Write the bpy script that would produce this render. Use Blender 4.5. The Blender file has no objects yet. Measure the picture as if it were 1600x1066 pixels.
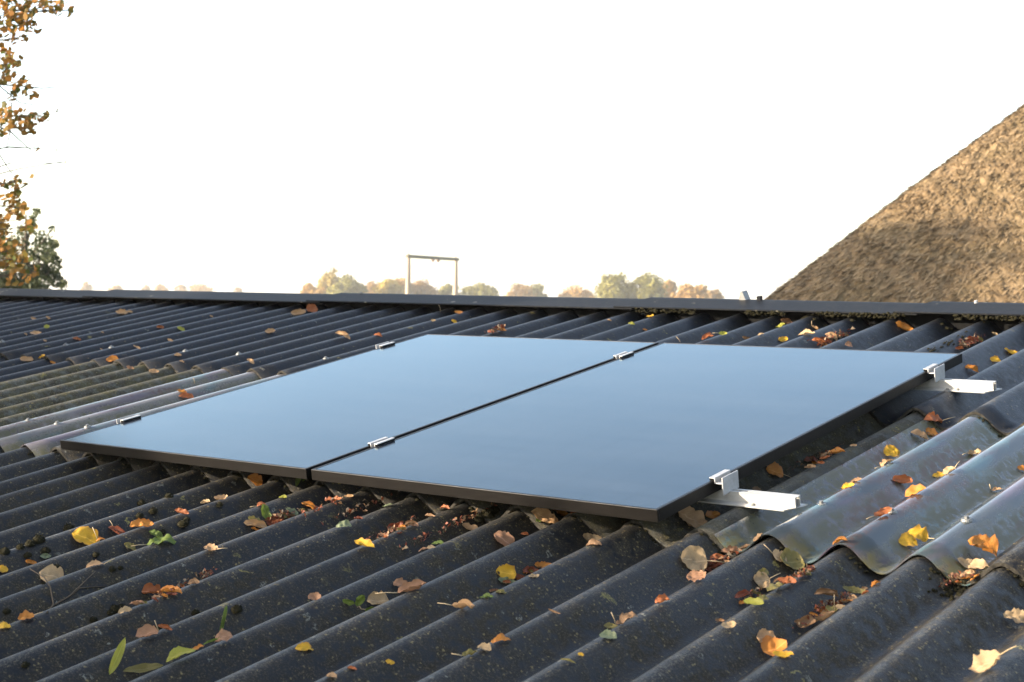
import bpy, math, random
import numpy as np
from mathutils import Vector, Matrix, noise as mnoise
R = math.radians
scene = bpy.context.scene
COL = scene.collection

# ------------------------------------------------------------------ camera
# Roof frame: u along the ridge (to the right), v up the slope, w off the roof (crest tops at w = 0)
FPX = 2390.7
def _ray(px, py): return Vector(((px - 800.0) / FPX, (py - 533.0) / FPX, 1.0))
VP_U, VP_V = (-2220.16, 417.82), (2715.46, -69.97)
_d1 = (-_ray(*VP_U)).normalized()
_d2 = _ray(*VP_V); _d2 = (_d2 - _d2.dot(_d1) * _d1).normalized()
_n = _d1.cross(_d2).normalized()
CAMW = 1.075
def ray_roof(px, py):
    r = _ray(px, py); return Vector((r.dot(_d1), r.dot(_d2), r.dot(_n)))
_h = ray_roof(600, 463.0)
PITCH = math.atan(-_h.z / _h.y)                       # roof pitch, about ten degrees
ROOF = Matrix.Translation((0, 0, 3.30)) @ Matrix.Rotation(PITCH, 4, 'X')
CAM = ROOF @ Vector((0, 0, CAMW))
def rt(u, v, w): return ROOF @ Vector((u, v, w))
def at(px, py, depth):
    """a point of the world seen in that direction, depth metres ahead"""
    return ROOF @ (Vector((0, 0, CAMW)) + ray_roof(px, py) * depth)
cam_d = bpy.data.cameras.new('camera'); cam = bpy.data.objects.new('camera', cam_d); COL.objects.link(cam)
cam_d.sensor_width = 36.0; cam_d.lens = FPX / 1600 * 36.0
cam_d.clip_start = 0.05; cam_d.clip_end = 6000
cam_d.dof.use_dof = True; cam_d.dof.focus_distance = 4.2; cam_d.dof.aperture_fstop = 8.0
Mr = Matrix(((_d1.x, -_d1.y, -_d1.z), (_d2.x, -_d2.y, -_d2.z), (_n.x, -_n.y, -_n.z)))
cam.matrix_world = Matrix.Translation(CAM) @ (ROOF.to_3x3() @ Mr).to_4x4()
scene.camera = cam

# ------------------------------------------------------------------ sky and sun
SUN_EL = R(17.0)
SUN_TRAVEL = Vector((0.62, 0.78, 0)).normalized()      # the way the light goes over the ground
w_ = bpy.data.worlds.new('World'); scene.world = w_; w_.use_nodes = True
nt = w_.node_tree; bg = nt.nodes['Background']
sky = nt.nodes.new('ShaderNodeTexSky'); sky.sky_type = 'NISHITA'; sky.sun_disc = False
sky.sun_elevation = SUN_EL
to_sun = -SUN_TRAVEL
sky.sun_rotation = math.atan2(to_sun.x, to_sun.y)
sky.air_density = 1.0; sky.dust_density = 2.0; sky.ozone_density = 1.0
hs = nt.nodes.new('ShaderNodeHueSaturation'); hs.inputs['Saturation'].default_value = 0.74   # milky autumn air
nt.links.new(sky.outputs[0], hs.inputs['Color']); nt.links.new(hs.outputs[0], bg.inputs[0]); bg.inputs[1].default_value = 0.15
sd = bpy.data.lights.new('sun', 'SUN'); sd.energy = 4.8; sd.angle = R(0.5); sd.color = (1.0, 0.86, 0.68)
sun = bpy.data.objects.new('sun', sd); COL.objects.link(sun)
ld = Vector((SUN_TRAVEL.x * math.cos(SUN_EL), SUN_TRAVEL.y * math.cos(SUN_EL), -math.sin(SUN_EL)))
sun.rotation_euler = ld.to_track_quat('-Z', 'Y').to_euler(); sun.location = (-20, -20, 20)
scene.view_settings.view_transform = 'Standard'; scene.view_settings.look = 'None'
scene.view_settings.exposure = 2.3; scene.view_settings.gamma = 1.0
scene.cycles.use_denoising = True
scene.cycles.max_bounces = 8; scene.cycles.volume_bounces = 0

# ------------------------------------------------------------------ helpers
class MB:
    """collects verts and faces of ONE mesh"""
    def __init__(s): s.v = []; s.f = []; s.m = []; s.tint = []
    def add(s, vs, fs, mi=0):
        b = len(s.v); s.v += [tuple(p) for p in vs]; s.f += [tuple(i + b for i in f) for f in fs]; s.m += [mi] * len(fs)
    def box(s, x0, x1, y0, y1, z0, z1, mi=0):
        vs = [(x, y, z) for z in (z0, z1) for y in (y0, y1) for x in (x0, x1)]
        s.add(vs, [(0, 2, 3, 1), (4, 5, 7, 6), (0, 1, 5, 4), (2, 6, 7, 3), (0, 4, 6, 2), (1, 3, 7, 5)], mi)
    def tube(s, pts, rad, n=6, mi=0, cap=True):
        pts = [Vector(p) for p in pts]; vs = []; fs = []
        for i, p in enumerate(pts):
            t = (pts[min(i + 1, len(pts) - 1)] - pts[max(i - 1, 0)])
            t = t.normalized() if t.length > 1e-9 else Vector((0, 0, 1))
            a = t.cross(Vector((0.31, 0.17, 0.93)));
            if a.length < 1e-4: a = t.cross(Vector((1, 0, 0)))
            a.normalize(); b = t.cross(a)
            r = rad[i] if isinstance(rad, (list, tuple)) else rad
            for k in range(n):
                q = 2 * math.pi * k / n; vs.append(p + (a * math.cos(q) + b * math.sin(q)) * r)
        for i in range(len(pts) - 1):
            for k in range(n):
                fs.append((i * n + k, i * n + (k + 1) % n, (i + 1) * n + (k + 1) % n, (i + 1) * n + k))
        if cap:
            fs.append(tuple(range(n - 1, -1, -1))); fs.append(tuple((len(pts) - 1) * n + k for k in range(n)))
        s.add(vs, fs, mi)
    def prism(s, prof, axis, a0, a1, mi=0):
        """closed profile [(p, q)] swept along 'x' or 'y' from a0 to a1"""
        n = len(prof)
        mk = (lambda a, p, q: (a, p, q)) if axis == 'x' else (lambda a, p, q: (p, a, q))
        vs = [mk(a0, p, q) for p, q in prof] + [mk(a1, p, q) for p, q in prof]
        s.add(vs, [(i, (i + 1) % n, n + (i + 1) % n, n + i) for i in range(n)] + [tuple(range(n - 1, -1, -1)), tuple(range(n, 2 * n))], mi)
    def disc(s, c, r, h, n=12, mi=0, top=1.0):
        """a short upright drum"""
        cx, cy, cz = c
        vs = [(cx + r * math.cos(2 * math.pi * k / n), cy + r * math.sin(2 * math.pi * k / n), cz) for k in range(n)]
        vs += [(cx + r * top * math.cos(2 * math.pi * k / n), cy + r * top * math.sin(2 * math.pi * k / n), cz + h) for k in range(n)]
        s.add(vs, [(k, (k + 1) % n, n + (k + 1) % n, n + k) for k in range(n)] + [tuple(range(n - 1, -1, -1)), tuple(range(n, 2 * n))], mi)
    def build(s, name, mats, parent=None, smooth=False, bevel=0.0, recalc=True):
        me = bpy.data.meshes.new(name); me.from_pydata(s.v, [], s.f)
        for m in (mats if isinstance(mats, (list, tuple)) else [mats]): me.materials.append(m)
        if any(s.m): me.polygons.foreach_set('material_index', s.m)
        if s.tint:
            a = me.attributes.new('tint', 'FLOAT', 'FACE'); a.data.foreach_set('value', s.tint)
        me.validate(); me.update()
        if recalc:
            import bmesh
            bm = bmesh.new(); bm.from_mesh(me); bmesh.ops.recalc_face_normals(bm, faces=bm.faces); bm.to_mesh(me); bm.free()
        if smooth: me.polygons.foreach_set('use_smooth', [True] * len(me.polygons))
        o = bpy.data.objects.new(name, me); COL.objects.link(o)
        if parent: o.parent = parent
        if bevel:
            b = o.modifiers.new('bevel', 'BEVEL'); b.width = bevel; b.segments = 2; b.limit_method = 'ANGLE'; b.angle_limit = R(40)
        return o
def tag(o, label=None, cat=None, group=None, kind=None):
    if label: o['label'] = label
    if cat: o['category'] = cat
    if group: o['group'] = group
    if kind: o['kind'] = kind
    return o
def empty(name, mw, label=None, cat=None, group=None):
    o = bpy.data.objects.new(name, None); COL.objects.link(o); o.empty_display_size = 0.1
    o.matrix_world = mw if isinstance(mw, Matrix) else Matrix.Translation(mw)
    return tag(o, label, cat, group)
def node(nt, typ, ins=None, **props):
    n = nt.nodes.new('ShaderNode' + typ)
    for k, v in props.items(): setattr(n, k, v)
    for k, v in (ins or {}).items():
        sock = n.inputs[k]
        if isinstance(v, bpy.types.NodeSocket): nt.links.new(v, sock)
        else: sock.default_value = v
    return n
def new_mat(name, rough=0.6, color=(0.5, 0.5, 0.5), metal=0.0, spec=0.5):
    m = bpy.data.materials.new(name); m.use_nodes = True; nt = m.node_tree; b = nt.nodes['Principled BSDF']
    b.inputs['Base Color'].default_value = (*color, 1); b.inputs['Roughness'].default_value = rough
    b.inputs['Metallic'].default_value = metal; b.inputs['Specular IOR Level'].default_value = spec
    return m, nt, b
def ramp(nt, fac, stops):
    r = nt.nodes.new('ShaderNodeValToRGB'); nt.links.new(fac, r.inputs[0]); e = r.color_ramp.elements
    while len(e) < len(stops): e.new(0.5)
    for el, (p, c) in zip(e, stops): el.position = p; el.color = (*c, 1) if len(c) == 3 else c
    return r.outputs[0]
def step(nt, fac, a, b):
    """0 below a, 1 above b"""
    n = node(nt, 'MapRange', {'Value': fac, 'From Min': a, 'From Max': b}); return n.outputs[0]
def mix(nt, fac, a, b):
    n = nt.nodes.new('ShaderNodeMix'); n.data_type = 'RGBA'
    for i, v in ((0, fac), (6, a), (7, b)):
        if isinstance(v, bpy.types.NodeSocket): nt.links.new(v, n.inputs[i])
        else: n.inputs[i].default_value = (*v, 1) if isinstance(v, tuple) and len(v) == 3 else v
    return n.outputs[2]
def mul(nt, a, b, op='MULTIPLY'):
    n = nt.nodes.new('ShaderNodeMath'); n.operation = op
    for i, v in enumerate((a, b)):
        if isinstance(v, bpy.types.NodeSocket): nt.links.new(v, n.inputs[i])
        else: n.inputs[i].default_value = v
    return n.outputs[0]
def coords(nt, scale=(1, 1, 1), which='Object', loc=(0, 0, 0)):
    t = nt.nodes.new('ShaderNodeTexCoord'); mp = nt.nodes.new('ShaderNodeMapping')
    nt.links.new(t.outputs[which], mp.inputs[0]); mp.inputs[3].default_value = scale; mp.inputs[1].default_value = loc
    return mp.outputs[0]
def noise(nt, vec, scale, detail=4, rough=0.55):
    return node(nt, 'TexNoise', {'Vector': vec, 'Scale': scale, 'Detail': detail, 'Roughness': rough}).outputs[0]
def bump(nt, b, h, strength, dist):
    n = node(nt, 'Bump', {'Height': h, 'Strength': strength, 'Distance': dist}); nt.links.new(n.outputs[0], b.inputs['Normal'])

# ------------------------------------------------------------------ materials
def spots(nt, vec, scale, size, keep, wob=0.4):
    """flecks of uneven size: 1 inside a fleck"""
    nz = node(nt, 'TexNoise', {'Vector': vec, 'Scale': scale * 2.3, 'Detail': 3})
    v2 = node(nt, 'VectorMath', {0: vec, 1: node(nt, 'VectorMath', {0: nz.outputs[1], 'Scale': wob / scale}, operation='SCALE').outputs[0]}, operation='ADD').outputs[0]
    vo = node(nt, 'TexVoronoi', {'Vector': v2, 'Scale': scale, 'Randomness': 1.0})
    sep = node(nt, 'SeparateColor', {0: vo.outputs['Color']})
    lim = mul(nt, sep.outputs[0], size)                                  # radius of this fleck
    inside = mul(nt, step(nt, mul(nt, lim, vo.outputs['Distance'], 'SUBTRACT'), 0.0, 0.06), step(nt, sep.outputs[1], 1 - keep - 0.01, 1 - keep))
    return inside
def sheet_mat(name, moss, dust, base, rough=0.42, speck=1.0, spec=0.14):
    m, nt, b = new_mat(name, rough, spec=spec)
    c = coords(nt); cs = coords(nt, (1, 0.22, 1))
    x = node(nt, 'SeparateXYZ', {0: c}).outputs[0]
    ph = node(nt, 'Math', {0: mul(nt, mul(nt, x, 0.0635, 'ADD'), 1 / 0.1765)}, operation='FRACT').outputs[0]   # 0 on a crest, 0.5 in a valley
    wig = mul(nt, mul(nt, noise(nt, cs, 8, 5, 0.6), 0.5, 'SUBTRACT'), 0.35)
    phw = mul(nt, ph, wig, 'ADD')
    flank = mul(nt, step(nt, phw, 0.04, 0.20), step(nt, phw, 0.47, 0.36))                                       # dirt keeps to the flank, rain washes the valley
    flank2 = mul(nt, step(nt, phw, 0.56, 0.66), step(nt, phw, 0.96, 0.80))
    band = mul(nt, mul(nt, flank, flank2, 'ADD'), 0.75); band = mul(nt, band, 0.25, 'ADD')
    big = noise(nt, c, 2.2, 5); fine = noise(nt, c, 38, 6, 0.65); grit = noise(nt, c, 230, 3, 0.7); streak = noise(nt, cs, 14, 5)
    col = mix(nt, step(nt, streak, 0.35, 0.7), base, tuple(x_ * 1.6 for x_ in base))
    grime = mul(nt, mul(nt, step(nt, fine, 0.34, 0.58), step(nt, big, 0.30, 0.55)), mul(nt, band, dust))
    col = mix(nt, grime, col, mix(nt, streak, (0.008, 0.0065, 0.004), (0.026, 0.020, 0.011)))
    dirt2 = mul(nt, step(nt, grit, 0.50, 0.66), step(nt, fine, 0.36, 0.60))
    col = mix(nt, mul(nt, dirt2, 0.8 * dust), col, (0.070, 0.056, 0.032))
    crest = mul(nt, mul(nt, step(nt, phw, 0.88, 0.97), step(nt, phw, 0.10, 0.02), 'ADD'), step(nt, grit, 0.48, 0.62))
    col = mix(nt, mul(nt, crest, 0.55 * dust), col, (0.085, 0.078, 0.062))
    if moss:
        g = mul(nt, step(nt, noise(nt, c, 9, 6, 0.7), 0.42, 0.62), moss)
        col = mix(nt, g, col, mix(nt, fine, (0.026, 0.025, 0.013), (0.062, 0.053, 0.023)))
        g2 = mul(nt, step(nt, noise(nt, c, 24, 5, 0.7), 0.5, 0.62), moss)
        col = mix(nt, g2, col, (0.06, 0.06, 0.052))
        g3 = mul(nt, step(nt, grit, 0.55, 0.68), 0.7 * moss); col = mix(nt, g3, col, (0.11, 0.105, 0.09))
    s1 = spots(nt, c, 20, 0.30, 0.26 * speck, 1.5)
    clus = step(nt, noise(nt, coords(nt, loc=(2.2, 8.1, 0)), 2.6, 4), 0.44, 0.60); s1 = mul(nt, s1, clus)
    col = mix(nt, mul(nt, s1, step(nt, grit, 0.36, 0.55)), col, mix(nt, fine, (0.17, 0.125, 0.025), (0.13, 0.12, 0.04)))
    s2 = spots(nt, coords(nt, loc=(3.1, 1.7, 0.4)), 34, 0.34, 0.16 * speck, 1.5)
    col = mix(nt, mul(nt, s2, step(nt, grit, 0.42, 0.62)), col, (0.13, 0.125, 0.10))
    s3 = mul(nt, spots(nt, coords(nt, loc=(7.7, 4.2, 0.9)), 120, 0.42, 0.42 * speck, 1.0), step(nt, fine, 0.38, 0.6))
    col = mix(nt, mul(nt, s3, 0.85), col, mix(nt, big, (0.13, 0.085, 0.025), (0.15, 0.13, 0.07)))
    nt.links.new(col, b.inputs['Base Color'])
    rg = mul(nt, mul(nt, fine, 0.25), rough - 0.10, 'ADD'); rg = mul(nt, rg, mul(nt, grime, 0.35), 'ADD'); nt.links.new(rg, b.inputs['Roughness'])
    hh = mul(nt, mul(nt, grit, 0.5), mul(nt, fine, 1.0), 'ADD'); hh = mul(nt, hh, mul(nt, mul(nt, s2, s3, 'ADD'), 0.5), 'ADD')
    bump(nt, b, hh, 0.35, 0.004)
    return m
M = {}
M['sheet_clean'] = sheet_mat('coated fibre cement', 0.0, 0.35, (0.0038, 0.0055, 0.0090), 0.37, 0.35, 0.16)
M['sheet_worn'] = sheet_mat('weathered fibre cement', 0.0, 0.95, (0.0045, 0.0052, 0.0068), 0.39, 1.25, 0.17)
M['sheet_mossy'] = sheet_mat('mossy fibre cement', 1.0, 1.0, (0.026, 0.026, 0.023), 0.75, 1.3)
M['sheet_damp'] = sheet_mat('lichened fibre cement', 0.45, 1.0, (0.012, 0.012, 0.012), 0.6, 1.2)

def translucent_mat(name, c0, c1):
    m, nt, b = new_mat(name, 0.22, (0.3, 0.32, 0.34))
    c = coords(nt); cs = coords(nt, (1, 0.22, 1)); sd = coords(nt, (0.35, 1, 1))
    x = node(nt, 'SeparateXYZ', {0: c}).outputs[0]
    st = noise(nt, cs, 13, 6, 0.6); bl = noise(nt, c, 4.5, 5, 0.6); fi = noise(nt, c, 60, 5, 0.7); dr = noise(nt, sd, 40, 5, 0.6)
    ph = node(nt, 'Math', {0: mul(nt, mul(nt, x, 0.0635, 'ADD'), 1 / 0.1765)}, operation='FRACT').outputs[0]
    phw = mul(nt, ph, mul(nt, mul(nt, st, 0.5, 'SUBTRACT'), 0.5), 'ADD')
    col = mix(nt, step(nt, st, 0.38, 0.62), c0, c1)
    col = mix(nt, mul(nt, step(nt, noise(nt, coords(nt, (1, 0.22, 1), loc=(5, 1, 0)), 11, 5), 0.50, 0.62), 0.75), col, (0.080, 0.058, 0.080))
    col = mix(nt, mul(nt, step(nt, noise(nt, coords(nt, (1, 0.22, 1), loc=(9, 4, 0)), 16, 5), 0.54, 0.66), 0.7), col, (0.06, 0.12, 0.13))
    lowf = mul(nt, step(nt, phw, 0.10, 0.25), step(nt, phw, 0.58, 0.46))
    al = mul(nt, mul(nt, step(nt, bl, 0.28, 0.46), lowf), step(nt, mul(nt, dr, fi, 'ADD'), 0.74, 1.02))
    col = mix(nt, mul(nt, al, 0.92), col, mix(nt, fi, (0.026, 0.024, 0.006), (0.072, 0.063, 0.018)))
    rs = mul(nt, step(nt, noise(nt, cs, 9, 5), 0.56, 0.62), step(nt, fi, 0.40, 0.55)); col = mix(nt, mul(nt, rs, 0.8), col, (0.060, 0.028, 0.018))
    col = mix(nt, mul(nt, spots(nt, c, 60, 0.35, 0.14, 1.5), 0.8), col, (0.03, 0.03, 0.025))
    nt.links.new(col, b.inputs['Base Color'])
    nt.links.new(mul(nt, mul(nt, al, 0.35), mul(nt, fi, 0.24), 'ADD'), b.inputs['Roughness'])
    b.inputs['Transmission Weight'].default_value = 0.12; b.inputs['IOR'].default_value = 1.5; b.inputs['Specular IOR Level'].default_value = 0.32
    bump(nt, b, fi, 0.05, 0.001)
    return m
M['translucent'] = translucent_mat('weathered translucent sheet', (0.026, 0.034, 0.038), (0.062, 0.064, 0.062))
M['translucent_sunlit'] = translucent_mat('sunlit translucent sheet', (0.085, 0.080, 0.078), (0.155, 0.140, 0.130))  # brighter copy: the sunlit look of the left strip is in its colour

def cap_mat():
    m, nt, b = new_mat('grey ridge cap', 0.55, spec=0.07)
    c = coords(nt); f = noise(nt, c, 30, 6, 0.65); g = noise(nt, c, 3, 4)
    col = mix(nt, step(nt, f, 0.35, 0.7), (0.005, 0.0058, 0.007), (0.010, 0.010, 0.0108))
    col = mix(nt, mul(nt, step(nt, noise(nt, c, 80, 4, 0.7), 0.6, 0.7), step(nt, g, 0.4, 0.6)), col, (0.06, 0.054, 0.036))
    col = mix(nt, spots(nt, c, 22, 0.3, 0.2), col, (0.13, 0.12, 0.09))
    nt.links.new(col, b.inputs['Base Color']); bump(nt, b, f, 0.3, 0.003); return m
M['cap'] = cap_mat()

def glass_mat():
    m, nt, b = new_mat('solar glass', 0.10, (0.006, 0.008, 0.014))
    c = coords(nt)
    # fine busbar wires of the cells, barely visible below the glass, and pressed glass texture
    wv = node(nt, 'TexWave', {'Vector': c, 'Scale': 30.0, 'Distortion': 0.0}, wave_type='BANDS', bands_direction='X').outputs[1]
    line = step(nt, wv, 0.90, 1.0)
    br = node(nt, 'TexBrick', {'Vector': c, 'Scale': 1.0, 'Mortar Size': 0.006, 'Brick Width': 0.1115, 'Row Height': 0.0895, 'Color1': (0, 0, 0, 1), 'Color2': (0.2, 0.2, 0.2, 1), 'Mortar': (1, 1, 1, 1)}, offset=0.0)
    cellc = node(nt, 'SeparateColor', {0: br.outputs[0]}).outputs[0]
    col = mix(nt, mul(nt, line, 0.5), (0.006, 0.008, 0.014), (0.03, 0.032, 0.036))
    col = mix(nt, mul(nt, step(nt, cellc, 0.5, 0.9), 0.6), col, (0.003, 0.003, 0.004))
    film = noise(nt, coords(nt, (0.5, 2.2, 1)), 2.5, 6, 0.6)
    col = mix(nt, mul(nt, step(nt, film, 0.35, 0.75), 0.07), col, (0.16, 0.17, 0.18))
    nt.links.new(col, b.inputs['Base Color'])
    rg = mul(nt, mul(nt, film, 0.10), 0.08, 'ADD'); nt.links.new(rg, b.inputs['Roughness'])
    h = mul(nt, noise(nt, coords(nt, (1, 0.35, 1)), 160, 3, 0.6), mul(nt, line, 0.3), 'ADD')
    bump(nt, b, h, 0.05, 0.002)
    b.inputs['Specular IOR Level'].default_value = 0.0
    # anti-reflex coated glass: mirror part with a bluish cast
    bn = b.inputs['Normal'].links[0].from_socket
    gl = node(nt, 'BsdfGlossy', {'Color': (0.74, 0.90, 0.97, 1), 'Roughness': rg, 'Normal': bn})
    fr = node(nt, 'Fresnel', {'IOR': 1.305, 'Normal': bn})
    mx = node(nt, 'MixShader', {0: fr.outputs[0], 1: b.outputs[0], 2: gl.outputs[0]})
    nt.links.new(mx.outputs[0], nt.nodes['Material Output'].inputs['Surface'])
    return m
M['glass'] = glass_mat()
def brushed(name, col, rough, metal=1.0):
    m, nt, b = new_mat(name, rough, col, metal); c = coords(nt, (0.15, 1, 1)); f = noise(nt, c, 140, 4, 0.6); g = noise(nt, coords(nt), 26, 5)
    nt.links.new(mix(nt, step(nt, mul(nt, f, g, 'ADD'), 0.7, 1.3), tuple(x * 0.72 for x in col), col), b.inputs['Base Color'])
    nt.links.new(mul(nt, mul(nt, f, 0.25), rough - 0.1, 'ADD'), b.inputs['Roughness']); bump(nt, b, f, 0.15, 0.001)
    return m
M['frame'] = brushed('black anodised frame', (0.0055, 0.0046, 0.0040), 0.38, 0.0); M['frame'].node_tree.nodes['Principled BSDF'].inputs['Specular IOR Level'].default_value = 0.12
M['alu'] = brushed('aluminium rail', (0.40, 0.39, 0.37), 0.42, 0.5)
M['clamp'] = brushed('aluminium clamp', (0.34, 0.34, 0.34), 0.5, 0.5)
M['rubber_shade'] = new_mat('black rubber', 0.8, (0.003, 0.003, 0.003), spec=0.1)[0]  # black for the clamp pads and for the added fill under the caps
M['steel'] = brushed('screw steel', (0.16, 0.16, 0.155), 0.5, 0.6)
def raw_mat():
    m, nt, b = new_mat('raw fibre cement edge', 0.9, spec=0.2); f = noise(nt, coords(nt), 90, 5, 0.7)
    nt.links.new(mix(nt, step(nt, f, 0.35, 0.65), (0.006, 0.0055, 0.0045), (0.034, 0.030, 0.023)), b.inputs['Base Color']); bump(nt, b, f, 0.8, 0.004); return m
M['raw_edge'] = raw_mat()
def wall_mat():
    m, nt, b = new_mat('dark timber boards', 0.8); c = coords(nt, (1, 1, 0.1)); f = noise(nt, c, 18, 6)
    nt.links.new(mix(nt, f, (0.03, 0.026, 0.022), (0.08, 0.07, 0.06)), b.inputs['Base Color']); bump(nt, b, f, 0.4, 0.01); return m
M['boards'] = wall_mat()
def moss_mat():
    m, nt, b = new_mat('moss', 0.95, spec=0.1); c = coords(nt); f = noise(nt, c, 120, 5, 0.7); g = noise(nt, c, 14, 3)
    nt.links.new(mix(nt, mul(nt, f, g, 'ADD'), (0.0015, 0.0015, 0.001), (0.012, 0.0105, 0.0045)), b.inputs['Base Color']); bump(nt, b, f, 0.8, 0.006); return m
M['moss'] = moss_mat()
def thatch_mat(straw):
    m, nt, b = new_mat('straw' if straw else 'thatch', 0.9, spec=0.15)
    c = coords(nt); big = noise(nt, c, 1.3, 5, 0.6); sm = noise(nt, coords(nt, (1, 1, 1)), 9, 5, 0.6)
    col = mix(nt, step(nt, sm, 0.3, 0.7), (0.080, 0.053, 0.027), (0.215, 0.145, 0.078))
    col = mix(nt, mul(nt, step(nt, big, 0.42, 0.66), 0.5), col, (0.12, 0.088, 0.042))
    if straw:
        at_ = node(nt, 'Attribute', attribute_name='tint').outputs['Fac']
        col = mix(nt, at_, mix(nt, 0.75, col, (0.045, 0.028, 0.012)), mix(nt, 0.6, col, (0.36, 0.25, 0.135)))
    z = node(nt, 'SeparateXYZ', {0: c}).outputs[2]
    nt.links.new(col, b.inputs['Base Color'])
    if not straw: bump(nt, b, sm, 0.7, 0.05)
    return m
M['thatch'] = thatch_mat(False); M['straw'] = thatch_mat(True)
def foliage_mat(name, a, b_, trans=0.3):
    m, nt, b = new_mat(name, 0.65, spec=0.25)
    t = node(nt, 'Attribute', attribute_name='tint').outputs['Fac']
    col = mix(nt, t, a, b_); nt.links.new(col, b.inputs['Base Color'])
    tr = node(nt, 'BsdfTranslucent', {'Color': col}); mx = node(nt, 'MixShader', {0: trans, 1: b.outputs[0], 2: tr.outputs[0]})
    nt.links.new(mx.outputs[0], nt.nodes['Material Output'].inputs['Surface']); return m
def bark_mat():
    m, nt, b = new_mat('bark', 0.9, spec=0.2); f = noise(nt, coords(nt, (1, 1, 0.3)), 20, 6)
    nt.links.new(mix(nt, f, (0.035, 0.026, 0.018), (0.11, 0.085, 0.06)), b.inputs['Base Color']); bump(nt, b, f, 0.6, 0.02); return m
M['bark'] = bark_mat()
def grass_mat():
    m, nt, b = new_mat('meadow', 0.95, spec=0.1); c = coords(nt); f = noise(nt, c, 0.05, 8, 0.6)
    nt.links.new(mix(nt, f, (0.05, 0.075, 0.022), (0.11, 0.12, 0.045)), b.inputs['Base Color']); return m
M['grass'] = grass_mat()
M['gantry'] = brushed('weathered galvanised steel', (0.26, 0.19, 0.135), 0.7, 0.0)
M['gantry_dark'] = brushed('dull painted steel', (0.08, 0.07, 0.04), 0.7, 0.0)
M['ceramic'] = new_mat('brown insulator', 0.3, (0.12, 0.06, 0.035))[0]
def leaf_mat(name, c0, c1, spot, trans=0.25, edge=None):
    m, nt, b = new_mat('leaf ' + name, 0.6, spec=0.3)
    uv = node(nt, 'UVMap').outputs[0]; oc = coords(nt); xy = node(nt, 'SeparateXYZ', {0: uv})
    oi = node(nt, 'ObjectInfo').outputs['Random']
    n1 = noise(nt, oc, 55, 5, 0.65); n2 = noise(nt, oc, 220, 4, 0.7)
    col = mix(nt, step(nt, n1, 0.3, 0.7), c0, c1)
    across = mul(nt, mul(nt, xy.outputs[1], 0.5, 'SUBTRACT'), 0.0, 'ADD'); across = mul(nt, node(nt, 'Math', {0: across}, operation='ABSOLUTE').outputs[0], 2.0)
    vein = mul(nt, mul(nt, xy.outputs[0], 9.0), mul(nt, across, -3.2), 'ADD')
    vein = node(nt, 'Math', {0: vein}, operation='FRACT').outputs[0]
    vm = mul(nt, step(nt, vein, 0.90, 0.97), 0.35)
    col = mix(nt, vm, col, tuple(min(1, x * 0.6) for x in c0))
    col = mix(nt, mul(nt, step(nt, across, 0.07, 0.03), 0.6), col, tuple(min(1, x * 1.25 + 0.03) for x in c1))
    col = mix(nt, mul(nt, step(nt, n2, 0.60, 0.70), 0.75), col, spot)
    if edge: col = mix(nt, mul(nt, step(nt, mul(nt, across, n1, 'ADD'), 1.1, 1.5), 0.8), col, edge)
    nt.links.new(col, b.inputs['Base Color']); bump(nt, b, mul(nt, n1, vm, 'ADD'), 0.4, 0.002)
    tr = node(nt, 'BsdfTranslucent', {'Color': col}); mx = node(nt, 'MixShader', {0: trans, 1: b.outputs[0], 2: tr.outputs[0]})
    nt.links.new(mx.outputs[0], nt.nodes['Material Output'].inputs['Surface']); return m
L = {
 'yellow': leaf_mat('yellow', (0.40, 0.22, 0.012), (0.50, 0.29, 0.02), (0.20, 0.09, 0.02), 0.3, (0.30, 0.15, 0.03)),
 'orange': leaf_mat('orange', (0.30, 0.105, 0.014), (0.40, 0.165, 0.025), (0.16, 0.06, 0.02), 0.25, (0.25, 0.09, 0.02)),
 'rust': leaf_mat('rust', (0.18, 0.050, 0.015), (0.27, 0.090, 0.028), (0.10, 0.035, 0.015), 0.2),
 'red': leaf_mat('dark red', (0.085, 0.020, 0.010), (0.15, 0.042, 0.018), (0.06, 0.02, 0.01), 0.2),
 'brown': leaf_mat('brown', (0.12, 0.065, 0.03), (0.21, 0.12, 0.06), (0.08, 0.045, 0.02), 0.2),
 'tan': leaf_mat('tan', (0.25, 0.145, 0.07), (0.36, 0.22, 0.11), (0.10, 0.05, 0.02), 0.25),
 'beige': leaf_mat('beige', (0.24, 0.16, 0.08), (0.34, 0.235, 0.125), (0.11, 0.065, 0.03), 0.25),
 'pink': leaf_mat('pinkish brown', (0.17, 0.085, 0.042), (0.25, 0.13, 0.07), (0.09, 0.04, 0.02), 0.2),
 'green': leaf_mat('green', (0.055, 0.085, 0.012), (0.10, 0.13, 0.022), (0.05, 0.05, 0.01), 0.3),
 'lime': leaf_mat('yellow green', (0.18, 0.18, 0.022), (0.27, 0.25, 0.04), (0.12, 0.10, 0.02), 0.35),
 'olive': leaf_mat('olive', (0.10, 0.085, 0.022), (0.17, 0.135, 0.042), (0.09, 0.06, 0.02), 0.25),
 'sage': leaf_mat('grey green', (0.10, 0.12, 0.06), (0.15, 0.165, 0.095), (0.10, 0.10, 0.06), 0.25),
 'stem': new_mat('leaf stalk', 0.6, (0.30, 0.22, 0.12))[0],
 'twig': M['bark'],
}

# ------------------------------------------------------------------ ground
g = MB(); S = 1300
g.add([(-S, -S, 0), (S, -S, 0), (S, S, 0), (-S, S, 0)], [(0, 1, 2, 3)])
tag(g.build('ground', M['grass']), kind='structure')

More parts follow.
